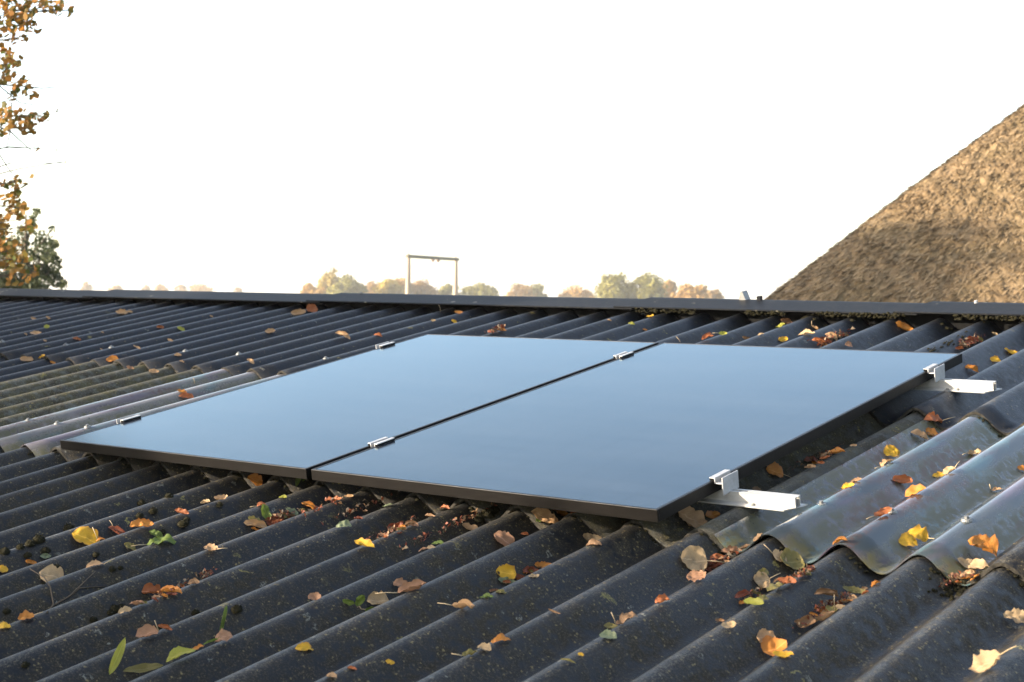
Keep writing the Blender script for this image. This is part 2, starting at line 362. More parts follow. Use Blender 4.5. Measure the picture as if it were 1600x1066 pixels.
# ------------------------------------------------------------------ the barn
P, U0, AMP = 0.1765, -0.0635, 0.0275
def wave(u): return AMP * math.cos(2 * math.pi * (u - U0) / P) - AMP
ROWS = [(0.22, 1.56), (1.38, 3.02), (2.872, 4.22), (4.068, 5.60)]      # lower and upper end of each row of sheets
LIFT = 0.013
def lift(row, v): a, b = ROWS[row]; return LIFT * (1 - (v - a) / (b - a)) + 0.002
def surf(u, v):
    r = max([i for i, (a, b) in enumerate(ROWS) if v >= a] or [0])
    return wave(u) + lift(r, v) + 0.004
random.seed(4)
barn = empty('barn', ROOF, 'low dark corrugated barn roof carrying the two solar panels, with a grey ridge cap', 'barn')
def sheet(row, a, b, mat, name='corrugated_sheet', th=0.0080, ua=None, ub=None, parent=barn, label=None):
    v0, v1 = ROWS[row]; rnd = random.Random(row * 1000 + a * 7)
    v0 += rnd.uniform(-0.008, 0.008); dz = rnd.uniform(-0.0012, 0.0012)
    ua = U0 + P * (a - 0.47) if ua is None else U0 + P * ua
    ub = U0 + P * (b + 0.58) if ub is None else U0 + P * ub
    n = max(8, int(round((ub - ua) / P * 20))); mseg = 14
    us = np.linspace(ua, ub, n + 1); vs = np.linspace(v0, v1, mseg + 1)
    top = []; bot = []
    for j, v in enumerate(vs):
        for i, u in enumerate(us):
            t = i / n
            chip = 0.0
            if j == 0: chip = 0.004 * mnoise.noise((u * 23, row * 3.1, 0)) + 0.002 * mnoise.noise((u * 90, row, 2))
            h = wave(u) + lift(row, v) + 0.007 * (1 - t) + dz
            sl = -2 * math.pi / P * AMP * math.sin(2 * math.pi * (u - U0) / P); nn = math.sqrt(1 + sl * sl)
            top.append((u, v + chip, h)); bot.append((u + sl / nn * th, v + chip, h - th / nn))
    mb = MB(); N = (n + 1) * (mseg + 1); fs = []
    for j in range(mseg):
        for i in range(n):
            q = j * (n + 1) + i
            fs.append((q, q + 1, q + n + 2, q + n + 1)); fs.append((N + q, N + q + n + 1, N + q + n + 2, N + q + 1))
    for i in range(n):
        fs.append((i, N + i, N + i + 1, i + 1)); q = mseg * (n + 1) + i; fs.append((q, q + 1, N + q + 1, N + q))
    for j in range(mseg):
        q = j * (n + 1); fs.append((q, q + n + 1, N + q + n + 1, N + q)); q += n; fs.append((q, N + q, N + q + n + 1, q + n + 1))
    mb.add(top + bot, fs)
    if name == 'corrugated_sheet': mb.m = [0] * (2 * n * mseg) + [1] * (len(mb.f) - 2 * n * mseg)
    o = mb.build(name, [mat, M['raw_edge']] if name == 'corrugated_sheet' else mat, parent, recalc=False)
    me = o.data; sm = [True] * len(me.polygons)
    for k in range(2 * n * mseg, len(sm)): sm[k] = False
    me.polygons.foreach_set('use_smooth', sm)
    if label: o['label'] = label
    return o
def screw(parent, u, v, row):
    h = wave(u) + lift(row, v) + 0.005
    mb = MB(); mb.disc((u, v, h - 0.004), 0.013, 0.006, 16, top=0.85); mb.disc((u, v, h + 0.002), 0.0055, 0.0055, 6)
    return mb.build('screw', M['steel'], parent)
tl_left = tl_right = None
mods = {0: range(-91, 20, 5), 1: range(-92, 20, 5), 3: range(-91, 20, 5)}
for row in (0, 1, 3):
    for a in mods[row]:
        b = a + 4; rnd = random.Random(row * 91 + a)
        mt = M['sheet_worn'] if (row < 3) else M['sheet_clean']
        if row == 1 and a < -34: mt = M['sheet_clean']
        if row == 0 and a < -40: mt = M['sheet_clean']
        s = sheet(row, a, b, mt)
        if row == 3:
            for k in (a + 1, a + 3): screw(s, U0 + P * k, 4.31, row)
seq = [(a, a + 4) for a in range(-92, -32, 5)] + [(-32, -28)] + [(-24, -20), (-19, -15), (-14, -10), (-6, -2), (-1, 3), (4, 8), (9, 13), (14, 18)]
for a, b in seq:
    mt = M['sheet_clean'] if a < -32 else (M['sheet_mossy'] if a == -32 else (M['sheet_damp'] if a == -14 else M['sheet_worn']))
    lab = 'grey mossy sheet with five ribs' if a == -32 else None
    s = sheet(2, a, b, mt, label=lab)
    if a == -6:
        for k in (a, a + 2): screw(s, U0 + P * k, 3.13, 2)
for a, b, ua, ub in ((-27, -25, -27.62, -24.32), (-9, -7, -9.80, -6.38)):
    s = sheet(2, a, b, M['translucent_sunlit' if a < -20 else 'translucent'], 'translucent_sheet', 0.0022, ua, ub, label='pale cloudy translucent sheet' if a < -20 else 'cloudy translucent sheet stained with algae')
    for k in range(a, b + 1): screw(s, U0 + P * k, 3.13, 2)
# ridge caps, every right one lapping over its left neighbour
JN = [-15.5, -13.5, -11.5, -9.55, -7.66, -5.76, -3.83, -2.52, -0.6, 1.3, 3.2]
for i in range(len(JN) - 1):
    a, b = JN[i], JN[i + 1] + 0.10
    mb = MB(); sec = []
    for u, dz, dv in ((a, 0.008, 0.0), (a + 0.05, 0.0075, 0.0), (b, 0.0, 0.0)):
        bev = 0.10 if u == a else 0.0
        pr = [(5.452, 0.0265), (5.449, 0.031), (5.455, 0.034), (5.60, 0.045), (5.625, 0.044), (5.78, -0.045), (5.78, -0.054), (5.62, 0.036), (5.60, 0.037), (5.462, 0.0275)]
        sec.append([(u + (0.09 * max(0, (p[0] - 5.45) / 0.15) if u != b and p[0] < 5.62 else (0.09 if u != b else 0)), p[0] + dv, p[1] + dz) for p in pr])
    n = len(sec[0]); vs = [p for s_ in sec for p in s_]; fs = []
    for j in range(len(sec) - 1):
        for k in range(n): fs.append((j * n + k, j * n + (k + 1) % n, (j + 1) * n + (k + 1) % n, (j + 1) * n + k))
    fs.append(tuple(range(n - 1, -1, -1))); fs.append(tuple((len(sec) - 1) * n + k for k in range(n)))
    mb.add(vs, fs); mb.build('ridge_cap', M['cap'], barn, bevel=0.002)
mb = MB(); mb.box(-15.6, 3.2, 5.53, 5.57, -0.075, 0.026); mb.build('cap_light_block', M['rubber_shade'], barn)  # dark fill added under the caps to keep the sky out of the gap
# small metal pieces on the ridge
mb = MB(); mb.add([(-3.285, 5.60, 0.04), (-3.245, 5.60, 0.04), (-3.262, 5.60, 0.085), (-3.272, 5.60, 0.085), (-3.285, 5.64, 0.04), (-3.245, 5.64, 0.04), (-3.262, 5.64, 0.085), (-3.272, 5.64, 0.085)],
    [(0, 1, 2, 3), (4, 7, 6, 5), (0, 4, 5, 1), (1, 5, 6, 2), (2, 6, 7, 3), (3, 7, 4, 0)])
mb.build('metal_strap', M['steel'], barn)
mb = MB(); mb.box(-3.195, -3.178, 5.60, 5.62, 0.04, 0.066); mb.build('metal_tab', M['cap'], barn)
mb = MB(); mb.disc((-2.245, 5.60, 0.05), 0.007, 0.012, 8); mb.build('cap_screw', M['clamp'], barn)
mb = MB(); mb.disc((-5.50, 5.60, 0.05), 0.006, 0.010, 8); mb.build('cap_screw', M['steel'], barn)
# far slope and timber walls under the roof
PI2 = math.tan(PITCH)
yr = 5.62 * math.cos(PITCH); zr_ = (ROOF @ Vector((0, 5.62, -0.06))).z
def wbox(name, x0, x1, y0, y1, z0, z1, mat):
    mb = MB(); mb.box(x0, x1, y0, y1, z0, z1); o = mb.build(name, mat, barn); o.matrix_parent_inverse = barn.matrix_world.inverted(); return o
mb = MB(); XL, XR = -15.6, 3.2
zb = zr_ - 5.2 * PI2
mb.add([(XL, yr, zr_), (XR, yr, zr_), (XR, yr + 5.2, zb), (XL, yr + 5.2, zb), (XL, yr, zr_ - .05), (XR, yr, zr_ - .05), (XR, yr + 5.2, zb - .05), (XL, yr + 5.2, zb - .05)],
       [(0, 1, 2, 3), (4, 7, 6, 5), (0, 4, 5, 1), (1, 5, 6, 2), (2, 6, 7, 3), (3, 7, 4, 0)])
o = mb.build('far_roof_slope', M['sheet_clean'], barn); o.matrix_parent_inverse = barn.matrix_world.inverted()
ze = rt(0, 0.8, -0.07).z
wbox('wall', XL + .3, XR - .3, 0.80, 0.95, 0, ze - 0.0, M['boards'])
wbox('wall', XL + .3, XR - .3, yr + 4.8, yr + 4.95, 0, zb, M['boards'])
for x in (XL + .3, XR - .45):
    mb = MB(); y0, y1 = 0.95, yr + 4.8
    pr = [(y0, 0), (y1, 0), (y1, zb + 0.3 * PI2), (yr, zr_ - 0.08), (y0, rt(0, 0.97, -0.08).z)]
    mb.prism(pr, 'x', x, x + 0.15); o = mb.build('wall', M['boards'], barn); o.matrix_parent_inverse = barn.matrix_world.inverted()

# ------------------------------------------------------------------ solar panels
PT = 0.075; FH = 0.030; PV0, PV1 = 2.795, 4.584
PANELS = [(-4.155, -3.0325, 'left black solar panel, its corner over the translucent strip at the left of the roof'),
          (-3.0125, -1.89, 'right black solar panel, next to the two bare aluminium rail ends')]
for u0, u1, lab in PANELS:
    t = empty('solar_panel', ROOF @ Matrix.Translation((u0, PV0, PT - FH)), lab, 'solar panel', 'solar panels side by side on the roof')
    W_, L_ = u1 - u0, PV1 - PV0; lip = 0.009
    mb = MB()
    mb.box(0, W_, 0, lip, 0, FH); mb.box(0, W_, L_ - lip, L_, 0, FH); mb.box(0, lip, lip, L_ - lip, 0, FH); mb.box(W_ - lip, W_, lip, L_ - lip, 0, FH)
    mb.box(lip, W_ - lip, lip, lip + 0.02, 0, 0.002); mb.box(lip, W_ - lip, L_ - lip - 0.02, L_ - lip, 0, 0.002)
    mb.build('frame', M['frame'], t, bevel=0.0012)
    mb = MB(); mb.box(lip, W_ - lip, lip, L_ - lip, FH - 0.006, FH - 0.0008); mb.build('glass', M['glass'], t)
# rails
for v, u0, u1, lab in ((3.085, -4.205, -1.690, 'near aluminium mounting rail under the panels, below the near right clamp'),
                       (4.342, -4.265, -1.695, 'far aluminium mounting rail under the panels, below the far right clamp')):
    t = empty('mounting_rail', ROOF @ Matrix.Translation((u0, v, 0.0165)), lab, 'rail', 'mounting rails under the solar panels')
    Ln = u1 - u0
    mb = MB()
    prof = [(-0.036, 0), (0.026, 0), (0.026, 0.003), (0.015, 0.003), (0.015, 0.0275), (0.006, 0.0275), (0.006, 0.0245), (0.0115, 0.0245), (0.0115, 0.003), (-0.0075, 0.003), (-0.0075, 0.0245), (-0.002, 0.0245), (-0.002, 0.0275), (-0.011, 0.0275), (-0.011, 0.003), (-0.036, 0.003)]
    n = len(prof)
    vs = [(0, p, q) for p, q in prof] + [(Ln - (0.0 if p < -0.012 else 0.0) + (0.012 if p > 0.02 else (-0.018 if p < -0.03 else 0.0)), p, q) for p, q in prof]
    mb.add(vs, [(i, (i + 1) % n, n + (i + 1) % n, n + i) for i in range(n)])
    o = mb.build('rail', M['alu'], t)
    import bmesh
    bm = bmesh.new(); bm.from_mesh(o.data)
    bm.verts.ensure_lookup_table()
    for base in (0, n):
        for quad in ((0, 1, 2, 3, 14, 15), (3, 4, 5, 6, 7, 8), (9, 10, 11, 12, 13, 14)):
            try: bm.faces.new([bm.verts[base + k] for k in quad])
            except Exception: pass
    bmesh.ops.recalc_face_normals(bm, faces=bm.faces); bm.to_mesh(o.data); bm.free()
    for du in (0.105, 0.6, 1.3, 2.0):
        mb = MB(); mb.disc((Ln - du, -0.023, 0.003), 0.0065, 0.0015, 12); mb.disc((Ln - du, -0.023, 0.0045), 0.0042, 0.0035, 6)
        mb.build('screw', M['steel'], t)
# clamps
def clamp(u, v, side, lab):
    """side -1 / 0 / +1: at the left edge, between the panels, at the right edge"""
    t = empty('panel_clamp', ROOF @ Matrix.Translation((u, v, PT)), lab, 'clamp', 'aluminium clamps holding the solar panels')
    h = 0.037; body = MB(); pad = MB()
    def strip(pr, mb):
        pr = [(p * (side if side else 1), q) for p, q in pr]
        n = len(pr); vs = [(p, -h, q) for p, q in pr] + [(p, h, q) for p, q in pr]
        mb.add(vs, [(i, (i + 1) % n, n + (i + 1) % n, n + i) for i in range(n)] + [tuple(range(n - 1, -1, -1)), tuple(range(n, 2 * n))])
    if side == 0:
        for s in (-1, 1):
            strip([(s * 0.0185, 0.0052), (s * 0.0185, 0.0078), (s * 0.0065, 0.0078), (s * 0.0065, 0.0052)], body)
            strip([(s * 0.0092, -0.012), (s * 0.0092, 0.0052), (s * 0.0065, 0.0052), (s * 0.0065, -0.012)], body)
            strip([(s * 0.0185, 0.0004), (s * 0.0185, 0.0050), (s * 0.0095, 0.0050), (s * 0.0095, 0.0004)], pad)
        strip([(-0.0065, -0.012), (0.0065, -0.012), (0.0065, -0.0095), (-0.0065, -0.0095)], body)
        bolt_u, bolt_z = 0.0, -0.0095
    else:
        strip([(-0.011, 0.0058), (0.0045, 0.0058), (0.0045, 0.0085), (-0.011, 0.0085)], body)
        strip([(0.002, -0.007), (0.0045, -0.007), (0.0045, 0.0058), (0.002, 0.0058)], body)
        strip([(0.0045, -0.007), (0.0225, -0.007), (0.0225, -0.0045), (0.0045, -0.0045)], body)
        strip([(0.0225, -0.034), (0.0255, -0.034), (0.0255, 0.0095), (0.0225, 0.0095)], body)
        strip([(-0.011, 0.0004), (0.0018, 0.0004), (0.0018, 0.0056), (-0.011, 0.0056)], pad)
        bolt_u, bolt_z = 0.0135 * side, -0.0045
    body.build('body', M['clamp'], t, bevel=0.0004); pad.build('shade_pad', M['rubber_shade'], t)  # black pads also stand for the shade and reflection under the flanges
    b_ = MB(); b_.disc((bolt_u, 0, bolt_z), 0.0062, 0.007, 6); b_.build('bolt', M['steel'], t)
mid = (-3.0325 - 3.0125) / 2
clamp(-4.155, 3.075, -1, 'end clamp on the left edge of the left panel, near its bottom corner')
clamp(-4.155, 4.340, -1, 'end clamp on the left edge of the left panel, near its far corner')
clamp(mid, 3.09, 0, 'middle clamp in the gap between the panels, near the bottom')
clamp(mid, 4.342, 0, 'middle clamp in the gap between the panels, near the far end')
clamp(-1.89, 3.082, 1, 'end clamp on the right edge of the right panel, near its bottom corner')
clamp(-1.89, 4.345, 1, 'end clamp on the right edge of the right panel, near its far corner')

# ------------------------------------------------------------------ thatched house
def thatched_house():
    c0 = at(1178, 465, 16.5); c1 = at(1600, 149, 19.2)
    fwd = (at(1400, 463, 10) - CAM); fwd.z = 0; fwd.normalize(); right = Vector((fwd.y, -fwd.x, 0))
    hip = c1 - c0                                                # direction of the hip line
    ZR, ZE = 9.4, 2.4
    mw = Matrix(((right.x, fwd.x, 0, c0.x), (right.y, fwd.y, 0, c0.y), (0, 0, 1, 0), (0, 0, 0, 1)))
    t = empty('thatched_house', mw, 'house with a tall sunlit straw thatched roof rising at the right behind the barn ridge', 'house')
    inv = mw.inverted(); a = inv @ c0; b = inv @ c1
    hd = (b - a) / (b.z - a.z)                                   # per metre of height
    def hp(z): return a + hd * (z - a.z)
    e, r = hp(ZE), hp(ZR)
    LX = 26.0
    # front face: s along the house, q up the slope; the hip edge bows a little
    nx, nq = 380, 210
    rng = random.Random(8)
    vs = []; fs = []
    fn = Vector((0, -(ZR - ZE), r.y - e.y)).normalized()         # outward normal of the front slope
    def front(s, q):
        z = ZE + (ZR - ZE) * q; h = hp(z)
        bow = 0.16 * math.sin(math.pi * min(1, max(0, q)))
        edge = h.x + 0.05 * mnoise.noise((q * 9, 1, 0)) - bow
        x = edge + (LX - h.x) * s
        p = Vector((x, h.y, z)); d = (x - edge)
        rnd = 0.28 * math.exp(-d / 0.30)                         # rounded over towards the hip
        lx = x - 3.8 * q * 1.0; p += fn * (0.03 * mnoise.noise((x * 1.2, q * 8, 3)) + 0.022 * mnoise.noise((lx * 9, q * 26, 7)) + 0.02 * mnoise.noise((lx * 20, q * 60, 1)) - rnd)
        return p
    ss = [((i / nx) ** 1.7) for i in range(nx + 1)]
    for j in range(nq + 1):
        for i in range(nx + 1): vs.append(front(ss[i], j / nq))
    for j in range(nq):
        for i in range(nx):
            k = j * (nx + 1) + i; fs.append((k, k + 1, k + nx + 2, k + nx + 1))
    # left hipped end, running back and away
    depth = 2 * (r.y - e.y)
    base = len(vs); nb = 24
    for j in range(nq + 1):
        q = j / nq; p0 = front(0, q); h = hp(ZE + (ZR - ZE) * q)
        back = Vector((h.x, e.y + depth - (h.y - e.y), h.z))
        for i in range(1, nb + 1):
            t_ = i / nb; p = p0.lerp(back, t_); p.x -= 0.25 * math.sin(math.pi * t_) * 0.3; vs.append(p)
    for j in range(nq):
        for i in range(nb):
            def ix(j_, i_): return j_ * (nx + 1) if i_ == 0 else base + j_ * nb + i_ - 1
            fs.append((ix(j, i), ix(j + 1, i), ix(j + 1, i + 1), ix(j, i + 1)))
    # back slope
    b2 = len(vs)
    vs += [Vector((LX, e.y + depth, ZE)), Vector((LX, r.y, ZR))]
    fs.append((ix(0, nb), ix(nq, nb), b2 + 1, b2))
    mb = MB(); mb.add(vs, fs); roof = mb.build('thatch', M['thatch'], t, smooth=True, recalc=False)
    # loose straw ends over the whole front slope
    st = MB(); up = Vector((0, r.y - e.y, ZR - ZE)).normalized(); hipd = Vector((hd.x, hd.y, hd.z)).normalized()
    for k in range(52000):
        s = rng.random() ** 1.4 * 0.56; q = 0.16 + rng.random() * 0.74
        p = front(s, q)
        dn = (-up - Vector((1, 0, 0)) * rng.gauss(0.42, 0.16)).normalized()
        ln = rng.uniform(0.07, 0.17); wd = rng.uniform(0.005, 0.013)
        tip = p + dn * ln + fn * rng.uniform(0.015, 0.065); side = dn.cross(fn).normalized() * wd
        st.add([p - side, p + side, tip + side * 0.5, tip - side * 0.5], [(0, 1, 2, 3)])
        st.tint.append(min(1, max(0, 0.5 + 0.6 * mnoise.noise((p.x * 3.5, p.z * 3.5, 2)) + rng.gauss(0, 0.36))))
    for k in range(3200):                                        # frayed hip edge
        q = 0.1 + rng.random() * 0.8; p = front(rng.random() * 0.006, q)
        dn = (-hipd + Vector((rng.uniform(-.35, .1), rng.uniform(-.2, .2), rng.uniform(-.1, .3)))).normalized(); ln = rng.uniform(0.05, 0.13)
        side = dn.cross(Vector((0, 1, 0))).normalized() * 0.005
        tip = p + dn * ln; st.add([p - side, p + side, tip + side * .4, tip - side * .4], [(0, 1, 2, 3)]); st.tint.append(rng.random())
    so = st.build('straw', M['straw'], t, recalc=False); so['kind'] = 'stuff'
    mb = MB(); x0 = e.x + 0.6
    mb.box(x0, LX - .5, e.y + 0.6, e.y + depth - 0.6, 0, ZE + 0.5); mb.build('wall', M['boards'], t)
thatched_house()

# ------------------------------------------------------------------ trees
def leaf_quad(mb, p, nrm, size, asp, rng, tint):
    a = nrm.cross(Vector((rng.uniform(-1, 1), rng.uniform(-1, 1), rng.uniform(-1, 1))))
    if a.length < 1e-4: a = Vector((1, 0, 0))
    a.normalize(); b = nrm.cross(a).normalized()
    a = a * size * 0.5; b = b * size * 0.5 * asp
    mb.add([p - a, p - a * 0.15 - b, p + a * 0.35 - b * 0.8, p + a, p + a * 0.35 + b * 0.8, p - a * 0.15 + b], [(0, 1, 2, 3, 4, 5)]); mb.tint.append(tint)
def rvec(rng):
    while True:
        v = Vector((rng.uniform(-1, 1), rng.uniform(-1, 1), rng.uniform(-1, 1)))
        if 0.05 < v.length < 1: return v
def field_tree(name, px, top, half, depth, mat, seed, label, group='trees on the far side of the fields', n=5200, sparse=0.0, leaf=0.55, low=0.06, xs=1.0):
    rng = random.Random(seed)
    hz = 463.0 + (px - 600) * 0.0165
    ground_h = CAM.z
    p = at(px, hz, depth); H = ground_h + (hz - top + 3) / FPX * depth; Rr = half * 1.38 / FPX * depth
    base = Vector((p.x, p.y, 0.0))
    t = empty(name, base, label, 'tree', group)
    tr = MB(); tr.tube([(0, 0, 0), (0.1, 0, H * 0.25), (0, 0.1, H * 0.55), (0.1, 0, H * 0.85)], [H * 0.035, H * 0.026, H * 0.018, H * 0.005], 7)
    cl = []
    cz = H * (0.5 + low / 2); hzr = H * (1 - low) / 2
    nc = 64
    for k in range(nc):
        d = rvec(rng); d = d.normalized() * (rng.random() ** 0.45)
        
        r = Rr * rng.uniform(0.20, 0.36)
        squash = 1 - 0.25 * max(0, d.z)
        c = Vector((d.x * (Rr - r) * squash, d.y * (Rr - r) * squash, cz + d.z * (hzr - r * 0.8)))
        cl.append((c, r, rng.random()))
    for c, r, q in cl[:14]:
        z0 = H * rng.uniform(0.2, 0.5); tr.tube([(0, 0, z0), c * 0.5 + Vector((0, 0, z0 * 0.5)), c], [H * 0.011, H * 0.007, H * 0.003], 5)
    tr.build('trunk', M['bark'], t, smooth=True)
    mb = MB(); per = int(n / nc)
    for c, r, q in cl:
        if rng.random() < sparse: continue
        for i in range(per):
            d = rvec(rng); rr = d.normalized() * (d.length ** 0.5) * r
            nn = (d.normalized() + rvec(rng) * 0.9).normalized()
            leaf_quad(mb, c + Vector((rr.x, rr.y, rr.z * 0.8)), nn, leaf * rng.uniform(0.6, 1.25), 0.8, rng, min(1, max(0, 0.65 * q + 0.35 * rng.random())))
    mb.build('crown', mat, t, recalc=False)
    return t
F = {
 'gold': foliage_mat('golden foliage', (0.13, 0.095, 0.012), (0.30, 0.21, 0.026)),
 'olive': foliage_mat('olive foliage', (0.07, 0.072, 0.012), (0.18, 0.155, 0.028)),
 'brown': foliage_mat('russet foliage', (0.12, 0.068, 0.02), (0.25, 0.15, 0.042)),
 'orange': foliage_mat('orange foliage', (0.17, 0.09, 0.018), (0.31, 0.175, 0.036)),
 'pine': foliage_mat('dark green foliage', (0.022, 0.032, 0.012), (0.055, 0.060, 0.022)),
}
FT = [
 (492, 437, 22, 330, 'orange', 0.25, 'low peach coloured tree at the left end of the big clump beside the golden tree'),
 (517, 419, 21, 335, 'gold', 0.30, 'tallest thin golden tree of the clump, left of the gantry'),
 (540, 427, 27, 320, 'olive', 0.0, 'dense round yellow green tree just right of the tallest golden one'),
 (577, 433, 20, 345, 'brown', 0.35, 'half bare russet tree between the round yellow green tree and the gantry'),
 (607, 430, 22, 335, 'gold', 0.1, 'golden brown tree left of the gantry, next to its left post'),
 (630, 432, 22, 340, 'brown', 0.1, 'russet tree right behind the left gantry post'),
 (660, 435, 26, 345, 'brown', 0.0, 'broad russet tree inside the gantry frame, by the left post'),
 (700, 445, 20, 350, 'olive', 0.0, 'small olive tree behind the right gantry post'),
 (745, 439, 29, 350, 'olive', 0.1, 'rounded grey olive tree just right of the gantry'),
 (812, 442, 23, 380, 'brown', 0.1, 'left one of a pair of low russet trees midway along the ridge'),
 (838, 444, 17, 385, 'olive', 0.1, 'right one of a pair of low trees midway along the ridge'),
 (902, 445, 27, 390, 'orange', 0.1, 'single low orange brown tree left of the large olive pair'),
 (962, 425, 31, 300, 'olive', 0.0, 'large olive tree, left half of the tall pair on the right'),
 (1009, 423, 31, 300, 'olive', 0.12, 'large mottled tree, right half of the tall pair on the right'),
 (1047, 435, 17, 320, 'brown', 0.3, 'thin greyish tree between the tall olive pair and the orange tree'),
 (1080, 438, 28, 310, 'orange', 0.05, 'rounded orange tree left of the metal strap on the ridge'),
 (1110, 449, 18, 330, 'brown', 0.3, 'low sparse tree nearest the thatched roof'),
]
for i, (px, top, half, dep, m, sp, lab) in enumerate(FT):
    field_tree('deciduous_tree', px, top, half, dep, F[m], 40 + i, lab, sparse=sp)
FL = [(136, 442, 9, 'first'), (181, 443, 11, 'second'), (228, 447, 8, 'third'), (253, 444, 12, 'fourth'), (283, 446, 10, 'fifth'), (315, 442, 20, 'sixth and widest'), (373, 449, 8, 'seventh')]
for i, (px, top, half, o_) in enumerate(FL):
    field_tree('deciduous_tree', px, top, half, 620, F['orange' if i % 2 else 'brown'], 90 + i, 'tiny pale tree on the left horizon, %s from the left' % o_, 'hazy trees on the left horizon', n=1300, leaf=0.8, low=0.1)

# the tree with thinning leaves that hangs into the picture at the left
def near_tree():
    rng = random.Random(77); D = 12.0
    base = at(-330, 463, D + 0.6); base.z = 0
    t = empty('hazel_tree', base, 'near tree with thinning orange and green leaves hanging into the left edge', 'tree')
    inv = Matrix.Translation(-base)
    tr = MB(); H = 9.5
    trunk = [Vector((0, 0, 0)), Vector((0.1, 0.05, 2.2)), Vector((-0.05, 0.1, 4.4)), Vector((0.12, 0.0, 6.4)), Vector((0.05, 0.05, H))]
    tr.tube(trunk, [0.17, 0.14, 0.11, 0.07, 0.015], 9)
    mb = MB()
    CL = [(30, 6, 34, 16, 46), (70, 12, 26, 12, 20), (18, 30, 26, 14, 34), (98, 14, 16, 9, 9), (45, 36, 14, 12, 12), (8, 58, 12, 14, 14), (28, 62, 14, 6, 5), (62, 52, 6, 5, 2), (10, 92, 10, 14, 13), (14, 108, 10, 12, 14), (28, 98, 8, 8, 6),
          (34, 130, 14, 12, 16), (8, 122, 8, 8, 6), (20, 146, 14, 10, 6), (48, 148, 16, 5, 4), (8, 182, 14, 14, 16), (34, 186, 22, 11, 26), (66, 183, 14, 5, 8), (44, 200, 12, 8, 9), (6, 204, 6, 8, 4), (92, 175, 4, 4, 1), (62, 231, 5, 3, 2),
          (88, 234, 4, 3, 1), (116, 250, 3, 2, 1), (103, 255, 3, 2, 1), (50, 277, 3, 2, 1), (30, 285, 12, 9, 12), (12, 289, 8, 6, 4), (8, 306, 7, 5, 3), (24, 302, 9, 6, 5), (22, 322, 16, 8, 12), (36, 326, 8, 6, 4), (14, 334, 6, 8, 4), (30, 335, 8, 6, 4), (40, 342, 5, 4, 2),
          (4, 348, 8, 10, 8), (8, 362, 10, 10, 10), (46, 355, 10, 8, 6), (6, 380, 16, 12, 20), (18, 392, 18, 12, 20), (10, 412, 18, 14, 24), (36, 405, 14, 8, 8), (26, 430, 18, 12, 14), (56, 424, 6, 5, 4)]
    for k in range(95):                                          # the body of the crown, left of the picture
        CL.append((rng.uniform(-620, -26), rng.uniform(-420, 330), rng.uniform(24, 55), rng.uniform(18, 40), rng.randint(18, 40)))
    anchors = []
    for px, py, rx, ry, n in CL:
        dd = D + rng.uniform(-0.7, 0.7) * (1 if px > -20 else 2.2)
        c = inv @ at(px, py, dd); anchors.append((c, px))
        for i in range(n if n < 3 else int(n * 2.1)):
            a = rng.uniform(0, 2 * math.pi); r = rng.random() ** 0.6
            p = inv @ at(px + 1.25 * rx * r * math.cos(a), py + 1.35 * ry * r * math.sin(a), dd + rng.uniform(-0.25, 0.25))
            nn = (Vector((0.1, -0.7, 0.5)) + rvec(rng) * 1.1).normalized()
            small = n <= 2 and px > 80
            leaf_quad(mb, p, nn, rng.uniform(0.040, 0.072) * (0.75 if small else 1), 0.35 if small else 0.85, rng, min(1, max(0, rng.gauss(0.5, 0.3))))
    for c, px in anchors:
        hz = max(1.5, min(H - 0.5, c.z - 1.2)); k = Vector((0.05, 0.05, hz)); m1 = k.lerp(c, 0.55) + Vector((0, 0, 0.35)) + rvec(rng) * 0.12
        m2 = m1.lerp(c, 0.6) + Vector((0, 0, 0.05)) + rvec(rng) * 0.05
        th = 0.035 if px < -20 else 0.018
        tr.tube([k, m1, m2, c], [th, th * 0.5, th * 0.25, 0.003], 5)
    # bare hanging twigs at the edge of the crown
    for pts in ([(-20, 235), (0, 243), (12, 262), (22, 275), (28, 283)], [(-20, 190), (18, 207), (40, 228), (60, 243), (98, 248)], [(-30, 120), (0, 135), (30, 160), (52, 164), (85, 172)], [(18, 160), (16, 205), (10, 232)], [(-30, 130), (40, 135), (64, 138), (95, 136)], [(5, 15), (60, 18), (110, 16)]):
        tr.tube([inv @ at(x, y, D + 0.1) for x, y in pts], [0.007, 0.006, 0.0045, 0.0035, 0.002][:len(pts)], 4)
    tr.build('trunk', M['bark'], t, smooth=True)
    m = foliage_mat('hazel leaves', (0.065, 0.075, 0.010), (0.32, 0.13, 0.022), 0.45)
    mb.build('crown', m, t, recalc=False)
near_tree()
